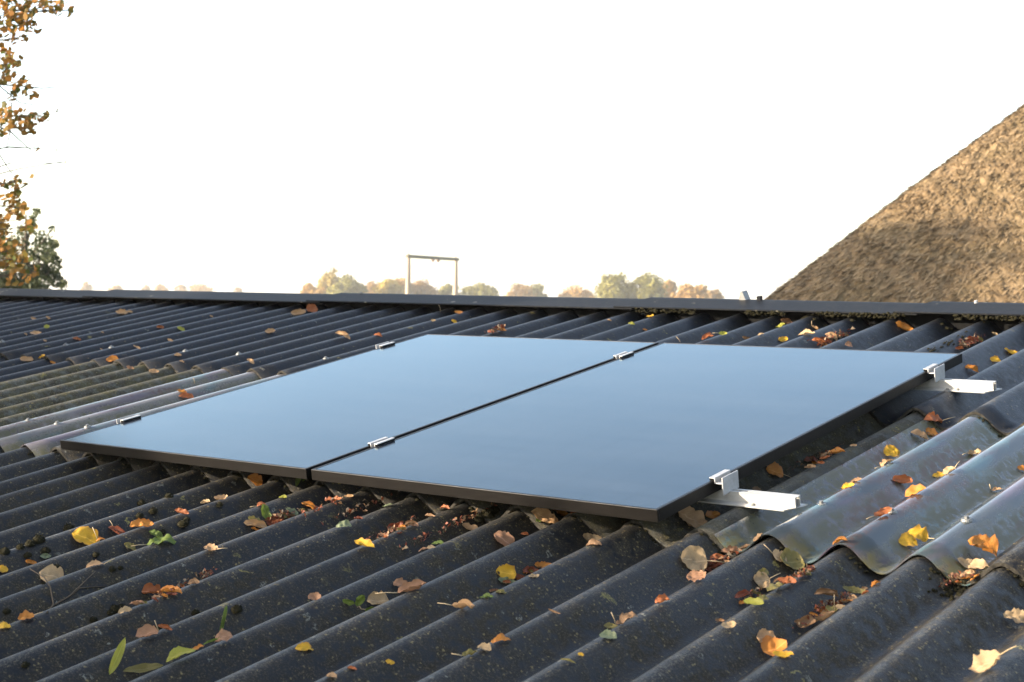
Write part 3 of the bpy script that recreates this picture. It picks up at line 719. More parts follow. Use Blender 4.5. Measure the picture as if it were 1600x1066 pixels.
def dark_tree():
    rng = random.Random(5); D = 26.0
    base = at(38, 463, D); base.z = 0
    t = empty('evergreen_tree', base, 'dark green loose tree behind the ridge at the left edge, below the hanging leaves', 'tree'); inv = Matrix.Translation(-base)
    tr = MB(); top = (inv @ at(44, 335, D)).z
    tr.tube([(0, 0, 0), (0, 0.05, top * .5), (0.03, 0, top)], [0.16, 0.10, 0.015], 8)
    x36 = inv @ at(36, 440, D); x36b = inv @ at(36, 372, D); tr.tube([x36, x36b], [0.05, 0.025], 6)
    mb = MB()
    CL = [(50, 345, 8, 12, 40), (58, 330, 6, 6, 18), (40, 360, 16, 12, 60), (66, 372, 16, 12, 60), (82, 358, 6, 4, 10), (28, 380, 18, 12, 90), (60, 392, 20, 14, 110), (84, 382, 8, 7, 50), (76, 400, 12, 12, 130), (88, 412, 9, 16, 70), (40, 410, 22, 14, 150), (12, 402, 18, 18, 170), (64, 424, 18, 12, 190), (30, 430, 24, 14, 260), (86, 436, 12, 14, 110), (52, 442, 30, 12, 260), (8, 440, 20, 14, 220), (100, 445, 6, 8, 26), (-20, 420, 30, 40, 400), (-60, 400, 40, 50, 400), (30, 470, 70, 25, 700)]
    for px, py, rx, ry, n in CL:
        dd = D + rng.uniform(-0.6, 0.6); q = rng.random()
        c = inv @ at(px, py, dd); tr.tube([(0, 0, max(0.5, c.z - 0.6)), c], [0.025, 0.006], 4)
        for i in range(int(n * 1.5)):
            a = rng.uniform(0, 2 * math.pi); r = rng.random() ** 0.6
            p = inv @ at(px + rx * r * math.cos(a), py + ry * r * math.sin(a), dd + rng.uniform(-0.5, 0.5))
            leaf_quad(mb, p, rvec(rng).normalized(), rng.uniform(0.05, 0.10), 0.6, rng, min(1, 0.5 * q + 0.5 * rng.random()))
    tr.build('trunk', M['bark'], t, smooth=True); mb.build('crown', F['pine'], t, recalc=False)
dark_tree()

# ------------------------------------------------------------------ railway gantry
def gantry():
    a = at(637.5, 463, 143.0); b = at(711.5, 465, 151.5); a.z = b.z = 0
    t = empty('railway_gantry', a, 'pale steel railway gantry with two posts and a cross beam', 'gantry')
    b = b - a; za = CAM.z + (464 - 401) / FPX * 143; zb = za
    dirv = b.normalized(); side = Vector((-dirv.y, dirv.x, 0))
    for p in (Vector((0, 0, 0)), b):
        mb = MB(); mb.tube([p, p + Vector((0, 0, za * .5)), p + Vector((0, 0, za))], [0.38, 0.30, 0.18], 8); mb.tube([p + Vector((0, 0, za)), p + Vector((0, 0, za + 0.55))], [0.07, 0.05], 6)
        po = mb.build('post', M['gantry'], t)
        m2 = MB()
        for k in range(9):
            z = za * (0.2 + 0.085 * k); q = p + dirv * (0.22 - 0.012 * k); m2.box(q.x - .05, q.x + .05, q.y - .05, q.y + .05, z, z + .16)
        m2.build('step_iron', M['gantry_dark'], po)
    mb = MB(); mb.tube([dirv * -0.35 + Vector((0, 0, za)), b + dirv * 0.5 + Vector((0, 0, za))], 0.17, 6); mb.build('cross_beam', M['gantry_dark'], t)
    for f in (0.50, 0.61):
        q = b * f + Vector((0, 0, za - 0.12)); mb = MB(); mb.tube([q, q - Vector((0, 0, 0.12)), q - Vector((0, 0, 0.28))], [0.16, 0.20, 0.08], 8); mb.build('insulator', M['ceramic'], t)
    for p in (Vector((0, 0, 0)), b):
        mb = MB(); mb.tube([p + Vector((0, 0, za - .16)), p + Vector((0, 0, za + .16))], [0.17, 0.17], 8); mb.build('bracket', M['gantry_dark'], t)
gantry()

# ------------------------------------------------------------------ the tall trees behind the camera, whose shade lies over the lower roof
def shade_tree(x, y, H, Rr, seed, label, low=0.25):
    rng = random.Random(seed); t = empty('broadleaf_tree', Vector((x, y, 0)), label, 'tree', 'row of trees that shades the lower roof')
    tr = MB(); tr.tube([(0, 0, 0), (0.1, 0, H * .3), (0, .1, H * .6), (0, 0, H * .9)], [0.28, 0.22, 0.14, 0.03], 8); mb = MB()
    for k in range(70 if H < 14 else 130):
        d = rvec(rng).normalized() * rng.random() ** 0.4; c = Vector((d.x * Rr * .85, d.y * Rr * .7, H * (0.5 + low / 2) + d.z * H * (1 - low) / 2 * 0.88)); r = rng.uniform(0.55, 0.95)
        tr.tube([(0, 0, max(1, c.z - 1.2)), c * 0.5 + Vector((0, 0, c.z * .5 - .3)), c], [0.06, 0.035, 0.01], 5)
        for i in range(130):
            q = rvec(rng) * r; leaf_quad(mb, c + q, rvec(rng).normalized(), rng.uniform(0.14, 0.26) * (1.0 if H < 14 else 1.35), 0.8, rng, rng.random())
    tr.build('trunk', M['bark'], t, smooth=True); mb.build('crown', F['olive'], t, recalc=False)
for i, (x, y, H, Rr) in enumerate([(-11.0, -10, 8.7, 2.4), (-14.6, -10.5, 9.1, 2.5), (-18.5, -10, 11.6, 2.8), (-22.5, -10, 11.8, 2.8), (-7.5, -10, 8.8, 2.4), (-27.5, -10.0, 15.9, 3.0)]):
    shade_tree(x, y, H, Rr, 700 + i, 'bushy green tree in the row behind the viewpoint')

# ------------------------------------------------------------------ fallen leaves, twigs, moss on the roof
def hit(px, py):
    """the point of the sheets seen there, in roof coordinates"""
    r = ray_roof(px, py); o = Vector((0, 0, CAMW)); s = (0.09 - CAMW) / r.z; prev = s
    while s < 12:
        p = o + r * s
        if p.z < surf(p.x, p.y): break
        prev = s; s += 0.004
    for _ in range(18):
        m = (prev + s) / 2; p = o + r * m
        if p.z < surf(p.x, p.y): s = m
        else: prev = m
    return o + r * prev
def normal_at(u, v):
    e = 0.004; return Vector((-(surf(u + e, v) - surf(u - e, v)) / (2 * e), 0, 1)).normalized()
CAMX = (Mr @ Vector((1, 0, 0))); CAMB = (Mr @ Vector((0, 0, 1)))
SH = {'R': (0.43, 0.55, 0.62), 'H': (0.46, 0.48, 0.70), 'O': (0.28, 0.75, 0.75), 'W': (0.125, 0.8, 0.9), 'S': (0.40, 0.6, 0.6)}
def leaf_geo(shape, Lm, roll, bend, rng, NL=13, NW=8):
    hw, p0, p1 = SH[shape]; vs = []; uv = []
    k = max(1e-3, (p0 / (p0 + p1)) ** p0 * (p1 / (p0 + p1)) ** p1)
    sx, sy, sz = rng.uniform(0, 99), rng.uniform(0, 99), rng.uniform(0, 99)
    asym = rng.uniform(-0.12, 0.12); wr = rng.uniform(0.06, 0.15) * (0.5 if shape == 'W' else 1)
    for i in range(NL + 1):
        t = i / NL; w = hw * (max(0.0, t) ** p0) * (max(0.0, 1 - t) ** p1) / k
        if i == NL: w = 0.0
        for j in range(NW + 1):
            s = -1 + 2 * j / NW
            ser = 1.0 + (0.34 * mnoise.noise((t * 5 + sx, s * 0.5 + sy, 0)) + 0.16 * mnoise.noise((t * 16 + sx, s + sy, 4)) + 0.05 * math.sin(t * 46 + sx)) * (abs(s) ** 2) * (0 if shape == 'W' else 1)
            y = s * w * ser; phi = roll * y / hw
            yy = hw * math.sin(phi) / roll if abs(roll) > 0.05 else y
            zz = hw * (1 - math.cos(phi)) / roll if abs(roll) > 0.05 else 0
            x = t - 0.5; th = bend * x
            xx = math.sin(th) / bend if abs(bend) > 0.05 else x
            zz += (1 - math.cos(th)) / bend if abs(bend) > 0.05 else 0
            zz += wr * mnoise.noise((x * 4 + sx, y * 5 + sy, sz)) + wr * 0.5 * mnoise.noise((x * 11 + sx, y * 12 + sy, sz)) - 0.018 * math.exp(-(y / 0.02) ** 2)
            vs.append(Vector((xx * Lm, (yy + asym * x * x) * Lm, zz * Lm))); uv.append((t, j / NW))
    fs = []
    for i in range(NL):
        for j in range(NW):
            q = i * (NW + 1) + j; fs.append((q, q + NW + 1, q + NW + 2, q + 1))
    return vs, fs, uv
_lc = [0]
def leaf(px, py, wpx, shape, color, roll, stem, label, group=None, ang=None, stand=None):
    _lc[0] += 1; rng = random.Random(_lc[0] * 13 + 5)
    c = hit(px, py); dist = (c - Vector((0, 0, CAMW))).length
    Lm = max(0.012, wpx * dist / FPX * 1.0)
    N = normal_at(c.x, c.y)
    toc = (Vector((0, 0, CAMW)) - c).normalized()
    st = rng.uniform(0.05, 0.40) if stand is None else stand
    N2 = (N * (1 - st) + toc * st).normalized()
    X = CAMX - N2 * CAMX.dot(N2); X.normalize(); Y = N2.cross(X)
    a = rng.choice((0, math.pi)) + rng.uniform(-0.5, 0.5) if ang is None else R(ang)
    A = X * math.cos(a) + Y * math.sin(a); B = N2.cross(A)
    bend = rng.uniform(-0.9, 1.5); roll = roll * rng.uniform(1.1, 1.9)
    vs, fs, uv = leaf_geo(shape, Lm, roll, bend, rng)
    pts = [c + A * v.x + B * v.y + N2 * (v.z + 0.002) for v in vs]
    # rests on the sheet: lift until nothing is below it, lower until it touches
    pen = max(surf(p.x, p.y) + 0.0012 - p.z for p in pts)
    pts = [Vector((p.x, p.y, p.z + pen)) for p in pts]
    origin = c.copy(); origin.z = min(p.z for p in pts)
    me = bpy.data.meshes.new('fallen_leaf'); me.from_pydata([tuple(p - origin) for p in pts], [], fs); me.materials.append(L[color])
    ul = me.uv_layers.new(name='UVMap'); li = np.empty(len(me.loops), dtype=np.int32); me.loops.foreach_get('vertex_index', li)
    ul.data.foreach_set('uv', np.array(uv, dtype=np.float32)[li].ravel())
    me.polygons.foreach_set('use_smooth', [True] * len(me.polygons)); me.update()
    o = bpy.data.objects.new('fallen_leaf', me); COL.objects.link(o); o.matrix_world = ROOF @ Matrix.Translation(origin)
    tag(o, label, 'leaf', group or 'fallen leaves on the roof')
    if stem:
        b0 = pts[4] - origin; d = (-A + B * rng.uniform(-.5, .5) + N2 * (0.15 if stem == 1 else 0)).normalized()
        if stem == 2: d = (Vector((0, 0, 1)) + CAMX * rng.uniform(-.35, .1)).normalized()
        ln = Lm * rng.uniform(0.5, 0.75); p1 = b0 + d * ln * 0.5 + N2 * ln * 0.06; p2 = b0 + d * ln + (N2 if stem == 1 else Vector((0, 0, 0))) * ln * 0.05
        q = []
        for p in (b0, p1, p2):
            g_ = surf(p.x + origin.x, p.y + origin.y) + 0.001 - origin.z; q.append(Vector((p.x, p.y, max(p.z, g_))))
        mb = MB(); mb.tube(q, [0.0012, 0.0009, 0.0010], 5); mb.build('stalk', L['stem'], o, smooth=True)
    return o
LEAVES = [
 # lower left quarter
 (135, 847, 44, 'R', 'yellow', .5, 2, 'large yellow pointed leaf with an upright stalk left of the green lobed leaf'),
 (252, 848, 46, 'O', 'green', .5, 1, 'bright green leaf folded in a valley right of the large yellow leaf'),
 (244, 838, 24, 'O', 'green', .8, 0, 'small upright green leaf right behind the bright green folded leaf'),
 (204, 859, 22, 'O', 'olive', .6, 0, 'small olive oval leaf lying left of the bright green folded leaf'),
 (222, 823, 36, 'O', 'orange', .9, 0, 'long orange tan leaf uphill of the bright green folded leaf'),
 (184, 834, 32, 'O', 'red', 1.6, 0, 'curled dark red leaf just right of the large yellow leaf'),
 (157, 845, 14, 'O', 'orange', 1.0, 0, 'small orange leaf tucked under the tip of the large yellow leaf'),
 (81, 905, 38, 'H', 'beige', .4, 0, 'large pale beige leaf beside the forked twig, a moss cushion at its upper edge'),
 (148, 885, 27, 'O', 'tan', .6, 1, 'tan leaf with a pale stalk right of the large beige leaf by the twig'),
 (48, 880, 18, 'O', 'orange', 1.4, 0, 'folded orange leaf left of the large beige leaf'),
 (71, 872, 17, 'O', 'sage', .6, 0, 'grey green leaf scrap above the large beige leaf'),
 (5, 890, 15, 'R', 'yellow', .2, 0, 'yellow leaf at the left edge of the photo, level with the large beige leaf'),
 (41, 967, 24, 'R', 'orange', .7, 1, 'orange yellow leaf below the forked twig'),
 (5, 981, 22, 'R', 'yellow', .3, 0, 'bright yellow leaf cut by the left edge of the photo, below the forked twig'),
 (240, 932, 34, 'R', 'rust', 1.1, 0, 'rust red folded leaf at the lower end of the red litter strip'),
 (264, 927, 42, 'O', 'orange', 1.0, 0, 'long orange strip of a leaf right of the rust red folded leaf'),
 (283, 918, 14, 'O', 'rust', 1.0, 0, 'small red leaf at the upper end of the long orange strip leaf'),
 (214, 947, 26, 'O', 'pink', .8, 0, 'pinkish leaf just downhill of the rust red folded leaf'),
 (196, 958, 22, 'O', 'beige', .5, 0, 'pale leaf scrap right of a green moss cushion, below the rust red leaf'),
 (230, 993, 34, 'R', 'pink', .6, 2, 'pinkish brown rounded leaf with a thin upright stalk in the lower left'),
 (258, 984, 24, 'O', 'rust', 1.0, 0, 'reddish leaf edge just uphill of the pinkish leaf with the upright stalk'),
 (186, 1042, 60, 'W', 'lime', .5, 0, 'long pointed yellow green leaf standing up at the bottom left', None, 72, .75),
 (283, 1027, 48, 'O', 'lime', .6, 0, 'broad yellow green leaf in the bottom left valley', None, 28, .3),
 (225, 1051, 62, 'W', 'olive', .5, 0, 'long olive leaf lying at the foot of the pointed yellow green leaf', None, 22, .3),
 (310, 1015, 20, 'O', 'orange', .9, 0, 'small orange leaf at the upper tip of the broad yellow green leaf'),
 (352, 986, 44, 'W', 'green', 1.2, 0, 'upright green blade of a leaf above the broad yellow green leaf', None, 80, .85),
 (334, 1004, 34, 'W', 'green', 1.5, 0, 'twisted narrow green leaf at the foot of the upright green blade'),
 (350, 1000, 28, 'R', 'pink', .5, 0, 'pale pinkish leaf behind the upright green blade'),
 (321, 787, 16, 'R', 'beige', 1.2, 0, 'small striped beige leaf curled up near the lower edge of the left panel'),
 (345, 781, 24, 'O', 'tan', .8, 0, 'thin tan leaf edge right of the small striped beige leaf'),
 (284, 802, 24, 'O', 'rust', 1.0, 0, 'reddish leaf left of the small striped beige leaf'),
 (416, 806, 28, 'O', 'green', .6, 0, 'upright green leaf beside the brown cupped leaf and red litter', None, 115, .8),
 (397, 815, 24, 'O', 'olive', .4, 0, 'dull olive leaf left of the upright green leaf'),
 (399, 825, 38, 'O', 'tan', 1.2, 0, 'ribbed tan leaf cupped like a shell at the left end of the red litter'),
 (430, 817, 34, 'O', 'red', 1.5, 0, 'curled dark red leaf in the red litter right of the ribbed tan leaf'),
 (446, 808, 30, 'W', 'rust', 1.2, 0, 'narrow rust leaf in the red litter right of the ribbed tan leaf'),
 (484, 795, 30, 'O', 'orange', 1.4, 0, 'curled orange brown leaf between the red litter and the gap of the panels'),
 (456, 801, 22, 'O', 'sage', .6, 0, 'grey green leaf between the red litter and the curled orange brown leaf'),
 (329, 860, 24, 'R', 'tan', .6, 1, 'single tan leaf with a slanting stalk below the ribbed tan leaf'),
 (492, 937, 22, 'R', 'pink', .6, 0, 'pinkish leaf on a rib left of the three part green sprig'),
 (409, 791, 16, 'R', 'rust', .8, 1, 'small reddish leaf just above the upright green leaf by the red litter'),
 # under the lower edge of the panels
 (399, 757, 26, 'R', 'orange', .5, 0, 'bright orange leaf in the shade under the lower edge of the left panel'),
 (468, 754, 34, 'W', 'green', .5, 0, 'dark green pointed leaf standing under the gap between the panels, left one of two', None, 72, .8),
 (482, 753, 28, 'W', 'green', .5, 0, 'dark green pointed leaf standing under the gap between the panels, right one of two', None, 58, .8),
 (442, 779, 13, 'R', 'lime', .4, 0, 'tiny yellow leaf below the pair of dark green pointed leaves'),
 (521, 785, 28, 'O', 'rust', .9, 0, 'rust leaf just under the left end of the right panel'),
 (545, 777, 15, 'R', 'tan', .3, 0, 'small tan leaf against a sheet end, right of the rust leaf'),
 (606, 791, 18, 'O', 'sage', .4, 0, 'pale green leaf in shade below the right panel near its left end'),
 (618, 826, 30, 'O', 'red', 1.4, 0, 'upright dark red curled leaf uphill of the yellow leaf below the right panel'),
 (599, 840, 18, 'O', 'pink', .8, 0, 'small pink leaf between the yellow leaf and the dark red curled leaf'),
 (645, 822, 20, 'O', 'pink', 1.0, 0, 'small pink leaf uphill of the dark red curled leaf'),
 (569, 853, 36, 'O', 'yellow', .7, 0, 'bright yellow leaf in a valley below the left part of the right panel'),
 (538, 825, 26, 'O', 'sage', .6, 0, 'grey green folded leaf left of the bright yellow leaf'),
 (560, 812, 15, 'O', 'red', .9, 0, 'small dark red leaf above the grey green folded leaf'),
 (695, 797, 18, 'O', 'rust', .8, 0, 'small brown leaf at a sheet end below the middle of the right panel'),
 (672, 808, 18, 'O', 'brown', 1.0, 0, 'small brown leaf downhill of the sheet end below the right panel'),
 (684, 851, 20, 'O', 'green', .5, 0, 'small green leaf beside a pale and a pink scrap'),
 (674, 857, 14, 'R', 'beige', .4, 0, 'pale scrap between the small green leaf and the pink scrap'),
 (662, 860, 17, 'O', 'pink', .6, 0, 'pink scrap left of the pale scrap and small green leaf'),
 (733, 826, 30, 'O', 'tan', .7, 0, 'tan oval leaf beside a moss clump below the right panel'),
 (788, 848, 38, 'R', 'pink', .5, 0, 'round pinkish brown leaf with curled rim lying on a rib'),
 (869, 801, 46, 'O', 'orange', .5, 0, 'wide orange leaf in the shade right under the edge of the right panel'),
 (900, 803, 18, 'R', 'rust', .4, 0, 'small rust leaf right of the wide orange leaf under the panel edge'),
 (853, 823, 50, 'O', 'tan', .5, 1, 'long pale tan oval leaf below the wide orange leaf under the panel edge'),
 (844, 815, 18, 'O', 'green', .5, 0, 'green leaf scrap behind the long pale tan oval leaf'),
 (924, 845, 36, 'O', 'beige', .6, 1, 'pale tan leaf with a short stalk near the right end of the panel edge'),
 (928, 852, 26, 'O', 'brown', .8, 0, 'brown leaf edge under the pale tan leaf with the short stalk'),
 (820, 837, 14, 'O', 'rust', 1.0, 0, 'small rust leaf between the round pinkish leaf and the long tan oval leaf'),
 # centre foreground
 (790, 899, 34, 'R', 'yellow', .8, 0, 'crinkled vivid yellow leaf standing behind a folded green leaf'),
 (791, 912, 32, 'O', 'sage', .9, 1, 'folded pale green leaf in front of the vivid yellow leaf'),
 (848, 888, 34, 'O', 'orange', .6, 0, 'orange leaf uphill of the vivid yellow leaf, on top of a dark red one'),
 (829, 897, 30, 'O', 'red', .8, 0, 'dark red leaf under the orange leaf'),
 (834, 902, 18, 'O', 'beige', .5, 0, 'pale scrap in front of the dark red leaf'),
 (812, 905, 20, 'O', 'red', 1.2, 0, 'dark red curl between the vivid yellow leaf and the orange leaf'),
 (772, 926, 18, 'O', 'pink', 1.6, 0, 'small pink curl standing beside the dark green oval leaf'),
 (760, 935, 24, 'O', 'green', .4, 0, 'dark green oval leaf downhill of the folded pale green leaf'),
 (783, 927, 18, 'O', 'olive', .5, 0, 'olive leaf right of the small pink curl'),
 (724, 953, 40, 'O', 'tan', 1.3, 1, 'tan leaf with rolled brown edges and a long stalk in the centre foreground'),
 (591, 944, 36, 'R', 'beige', .9, 0, 'folded creamy leaf standing right of the green sprig'),
 (645, 924, 48, 'O', 'pink', .9, 1, 'long pinkish folded leaf right of the folded creamy leaf'),
 (627, 920, 26, 'R', 'pink', .5, 0, 'round pinkish leaf behind the long pinkish folded leaf'),
 (477, 1016, 32, 'O', 'yellow', .2, 0, 'flat orange yellow oval leaf on a rib near the bottom edge of the photo'),
 (609, 1036, 15, 'O', 'yellow', .2, 0, 'small yellow leaf on a rib near the bottom edge of the photo'),
 (735, 1025, 26, 'O', 'olive', .7, 1, 'dull green leaf left of the pale and orange pair at the bottom'),
 (757, 1015, 24, 'R', 'beige', .5, 0, 'pale leaf of the pale and orange pair at the bottom'),
 (783, 1003, 34, 'O', 'orange', .6, 0, 'orange brown leaf of the pale and orange pair at the bottom'),
 (518, 1060, 18, 'R', 'tan', .8, 0, 'tan leaf tip at the bottom edge of the photo left of centre'),
 (550, 1046, 16, 'O', 'rust', 1.0, 0, 'rust scrap just above the tan leaf tip at the bottom edge'),
 (980, 973, 38, 'O', 'brown', .8, 2, 'brown leaf with an upright stalk on top of two green leaves'),
 (950, 995, 28, 'R', 'sage', .4, 0, 'dull green rounded leaf left below the brown leaf with upright stalk'),
 (955, 982, 24, 'O', 'olive', .5, 0, 'olive leaf just behind the dull green rounded leaf'),
 (907, 1024, 9, 'R', 'yellow', .2, 0, 'tiny yellow leaf in the valley below the dull green rounded leaf'),
 (866, 958, 22, 'W', 'brown', 1.2, 0, 'thin brown curl beside a green tuft, alone between two ribs right of centre'),
 (888, 1034, 26, 'W', 'olive', 1.0, 0, 'thin olive blade in the valley beside the tiny yellow leaf'),
 # lower right
 (1081, 880, 50, 'H', 'beige', .5, 1, 'large grey beige leaf with torn dark edge below the right panel corner'),
 (1090, 906, 34, 'R', 'pink', .4, 0, 'pinkish leaf under the lower tip of the large grey beige leaf'),
 (1115, 890, 32, 'O', 'red', 1.5, 0, 'curled dark red leaf right of the large grey beige leaf'),
 (1122, 878, 26, 'O', 'rust', 1.2, 0, 'curled rust leaf uphill of the curled dark red leaf'),
 (1143, 871, 34, 'O', 'pink', .9, 0, 'pinkish ragged leaf at the lower end of the translucent sheet'),
 (1164, 859, 20, 'O', 'brown', .8, 0, 'brown leaf uphill of the pinkish ragged leaf'),
 (1186, 848, 20, 'O', 'tan', .6, 0, 'small tan leaf on the first rib end of the right translucent sheet'),
 (1035, 942, 24, 'R', 'rust', 1.1, 0, 'glossy red orange curled leaf alone in a valley at the lower centre right'),
 (1138, 979, 28, 'O', 'beige', .5, 0, 'pale beige oval leaf beside a small brown curl'),
 (1125, 972, 16, 'O', 'brown', 1.3, 0, 'small brown curl left of the pale beige oval leaf'),
 (1160, 935, 30, 'O', 'red', 1.3, 0, 'dark red curled leaf left of the yellow green leaf'),
 (1188, 909, 32, 'R', 'beige', .6, 1, 'beige leaf with a long stalk at the top of the colourful heap'),
 (1193, 900, 26, 'O', 'olive', .5, 0, 'olive brown leaf behind the beige leaf of the colourful heap'),
 (1198, 921, 30, 'O', 'beige', .4, 0, 'pale yellow pointed leaf in the middle of the colourful heap'),
 (1212, 921, 30, 'R', 'olive', .5, 0, 'olive spotted leaf right of the pale yellow pointed leaf'),
 (1178, 944, 34, 'O', 'lime', .7, 0, 'yellow green wavy leaf at the lower end of the colourful heap'),
 (1193, 939, 18, 'R', 'olive', .4, 0, 'small olive round leaf right of the yellow green wavy leaf'),
 (1217, 872, 28, 'R', 'beige', .4, 1, 'pale beige leaf half under a dark olive leaf at the translucent sheet end'),
 (1233, 882, 44, 'H', 'olive', .4, 0, 'large dark olive leaf with brown patches at the translucent sheet end'),
 (1230, 912, 32, 'O', 'rust', .9, 0, 'salmon red folded leaf right of the colourful heap'),
 (1250, 900, 24, 'O', 'pink', 1.2, 0, 'thin pinkish curl uphill of the salmon red folded leaf'),
 (1266, 893, 22, 'O', 'red', .8, 0, 'dark red leaf under the end of the translucent sheet'),
 (1294, 941, 42, 'O', 'brown', 1.5, 0, 'long dark brown rolled leaf at the top of the brown heap'),
 (1303, 947, 30, 'O', 'red', 1.2, 0, 'dark red leaf below the long dark brown rolled leaf'),
 (1335, 929, 40, 'O', 'olive', .8, 0, 'olive green leaf at the uphill end of the brown heap'),
 (1332, 939, 16, 'R', 'tan', .6, 0, 'small tan leaf in front of the olive green leaf of the brown heap'),
 (1321, 943, 24, 'W', 'orange', 1.0, 0, 'narrow orange leaf in the middle of the brown heap'),
 (1311, 954, 26, 'O', 'beige', .3, 0, 'pale yellow pointed leaf at the front of the brown heap'),
 (1288, 955, 18, 'O', 'rust', 1.4, 0, 'small rust curl at the front left of the brown heap'),
 (1299, 958, 20, 'R', 'olive', .4, 0, 'small olive leaf under the pale yellow pointed leaf of the brown heap'),
 (1289, 970, 40, 'O', 'tan', 1.4, 2, 'long tan rolled leaf trailing downhill of the brown heap'),
 (1258, 979, 34, 'R', 'brown', 1.6, 0, 'dark brown crumpled leaf at the downhill end of the brown heap'),
 (1197, 1004, 32, 'R', 'tan', .4, 0, 'tan leaf behind the big orange leaf at the bottom right'),
 (1211, 1020, 44, 'H', 'orange', .5, 0, 'big orange leaf with dark blotches at the bottom right'),
 (1224, 1026, 34, 'O', 'yellow', .4, 0, 'yellow leaf under the big orange blotched leaf'),
 (1369, 915, 17, 'R', 'orange', .9, 0, 'small bright orange leaf on the rib below the middle rib end of the translucent sheet'),
 (1588, 974, 38, 'R', 'beige', .4, 2, 'beige leaf with upright stalk cut by the right edge of the photo'),
 (1543, 1046, 54, 'H', 'beige', .4, 1, 'beige oval leaf with a long stalk in the bottom right corner', None, 172, .3),
 (1536, 867, 48, 'H', 'orange', .6, 0, 'large orange crinkled leaf at the right rib end of the translucent sheet'),
 (1511, 885, 36, 'O', 'beige', .3, 0, 'grey beige oval leaf left of the large orange crinkled leaf'),
 (1529, 893, 32, 'R', 'beige', .4, 0, 'cream leaf overlapping the grey beige oval leaf'),
 (1510, 903, 22, 'R', 'tan', .3, 0, 'small round tan leaf below the grey beige oval leaf'),
 (1491, 903, 22, 'O', 'pink', .4, 0, 'pink leaf left of the small round tan leaf'),
 (1525, 907, 18, 'O', 'orange', .5, 0, 'small orange leaf under the cream leaf'),
 # on the right translucent sheet and beside the right panel
 (1418, 851, 32, 'R', 'yellow', .4, 0, 'bright yellow round leaf of the yellow pair on the translucent sheet'),
 (1434, 846, 34, 'H', 'yellow', .5, 1, 'yellow leaf with a dark stalk, right one of the yellow pair on the translucent sheet'),
 (1313, 848, 26, 'O', 'orange', .8, 0, 'orange leaf alone in the first clear valley of the translucent sheet'),
 (1381, 806, 36, 'O', 'rust', .8, 1, 'russet tan leaf just left of the middle bolt on the translucent sheet'),
 (1460, 659, 36, 'O', 'rust', .7, 1, 'rust pointed leaf at the top of the translucent sheet, nearest the right panel'),
 (1438, 687, 32, 'O', 'tan', .5, 0, 'brown tan leaf left below the rust pointed leaf'),
 (1455, 680, 22, 'R', 'orange', .6, 0, 'orange brown leaf between the rust pointed and the brown tan leaf'),
 (1394, 715, 28, 'R', 'yellow', .4, 0, 'golden leaf on top of a pink tan leaf in the translucent valley'),
 (1386, 726, 28, 'O', 'tan', .5, 1, 'pink tan leaf under the golden leaf in the translucent valley'),
 (1325, 762, 22, 'O', 'yellow', .5, 0, 'yellow leaf beside a dark scrap left of the first bolt line'),
 (1338, 754, 20, 'O', 'brown', 1.2, 0, 'dark brown scrap just right of the yellow leaf on the translucent sheet'),
 (1407, 754, 38, 'O', 'rust', 1.1, 0, 'deep rust cupped leaf in the middle of the translucent sheet'),
 (1431, 772, 34, 'R', 'orange', .6, 0, 'flat orange leaf right below the deep rust cupped leaf'),
 (1468, 746, 26, 'O', 'yellow', .5, 0, 'orange yellow leaf left of a small beige one on the translucent sheet'),
 (1483, 739, 22, 'R', 'beige', .5, 1, 'small beige leaf right of the orange yellow leaf on the translucent sheet'),
 (1522, 712, 27, 'O', 'beige', .5, 1, 'single pale leaf high on the second clear rib of the translucent sheet'),
 (1557, 768, 18, 'O', 'tan', .6, 2, 'small tan leaf by the right rib of the translucent sheet'),
 (1597, 735, 16, 'R', 'orange', .5, 0, 'small orange leaf cut by the right edge beside the translucent sheet'),
 (1211, 741, 30, 'R', 'orange', .5, 1, 'golden orange leaf in the shade right of the near right clamp'),
 (1182, 766, 16, 'O', 'brown', .6, 0, 'small brown leaf in the shade above the near bare rail end'),
 (1307, 709, 28, 'O', 'orange', .8, 0, 'rust orange leaf in the shade beside the right panel, halfway up'),
 (1268, 725, 26, 'O', 'red', 1.2, 0, 'dark red scrap left below the rust orange leaf in the shade'),
 (1082, 819, 50, 'H', 'tan', .4, 1, 'large tan leaf right of the lower right corner of the right panel'),
 (1112, 807, 30, 'O', 'orange', .5, 0, 'orange leaf on the upper end of the large tan leaf at the panel corner'),
 (1579, 553, 26, 'O', 'yellow', .6, 0, 'yellow upright leaf near the right edge, above the far rail end'),
 (1555, 566, 18, 'R', 'yellow', .5, 0, 'small yellow leaf left of the yellow upright leaf near the right edge'),
 (1519, 581, 26, 'O', 'orange', .9, 0, 'orange curled leaf just right of the upper right panel corner'),
 # below the ridge cap on the right
 (1517, 536, 26, 'O', 'red', 1.4, 0, 'red curled leaf in the red heap above the upper right panel corner'),
 (1528, 534, 22, 'W', 'rust', 1.2, 0, 'narrow rust leaf in the red heap above the upper right panel corner'),
 (1505, 543, 18, 'O', 'brown', .9, 0, 'brown leaf at the lower end of the red heap'),
 (1501, 506, 38, 'H', 'beige', .7, 0, 'large yellowish beige leaf close under the ridge cap at the right'),
 (1577, 507, 19, 'R', 'orange', .5, 0, 'orange leaf under the ridge cap nearest the right edge'),
 (1555, 524, 13, 'O', 'beige', .5, 1, 'tiny pale leaf right of the red heap'),
 (1411, 513, 32, 'O', 'orange', .6, 0, 'orange oval leaf under the ridge cap left of the large yellowish beige one'),
 (1363, 508, 23, 'R', 'tan', .6, 0, 'tan leaf under the ridge cap left of the orange oval leaf'),
 (1300, 531, 24, 'O', 'tan', .9, 0, 'tan leaf in the brown twiggy heap at the far panel edge'),
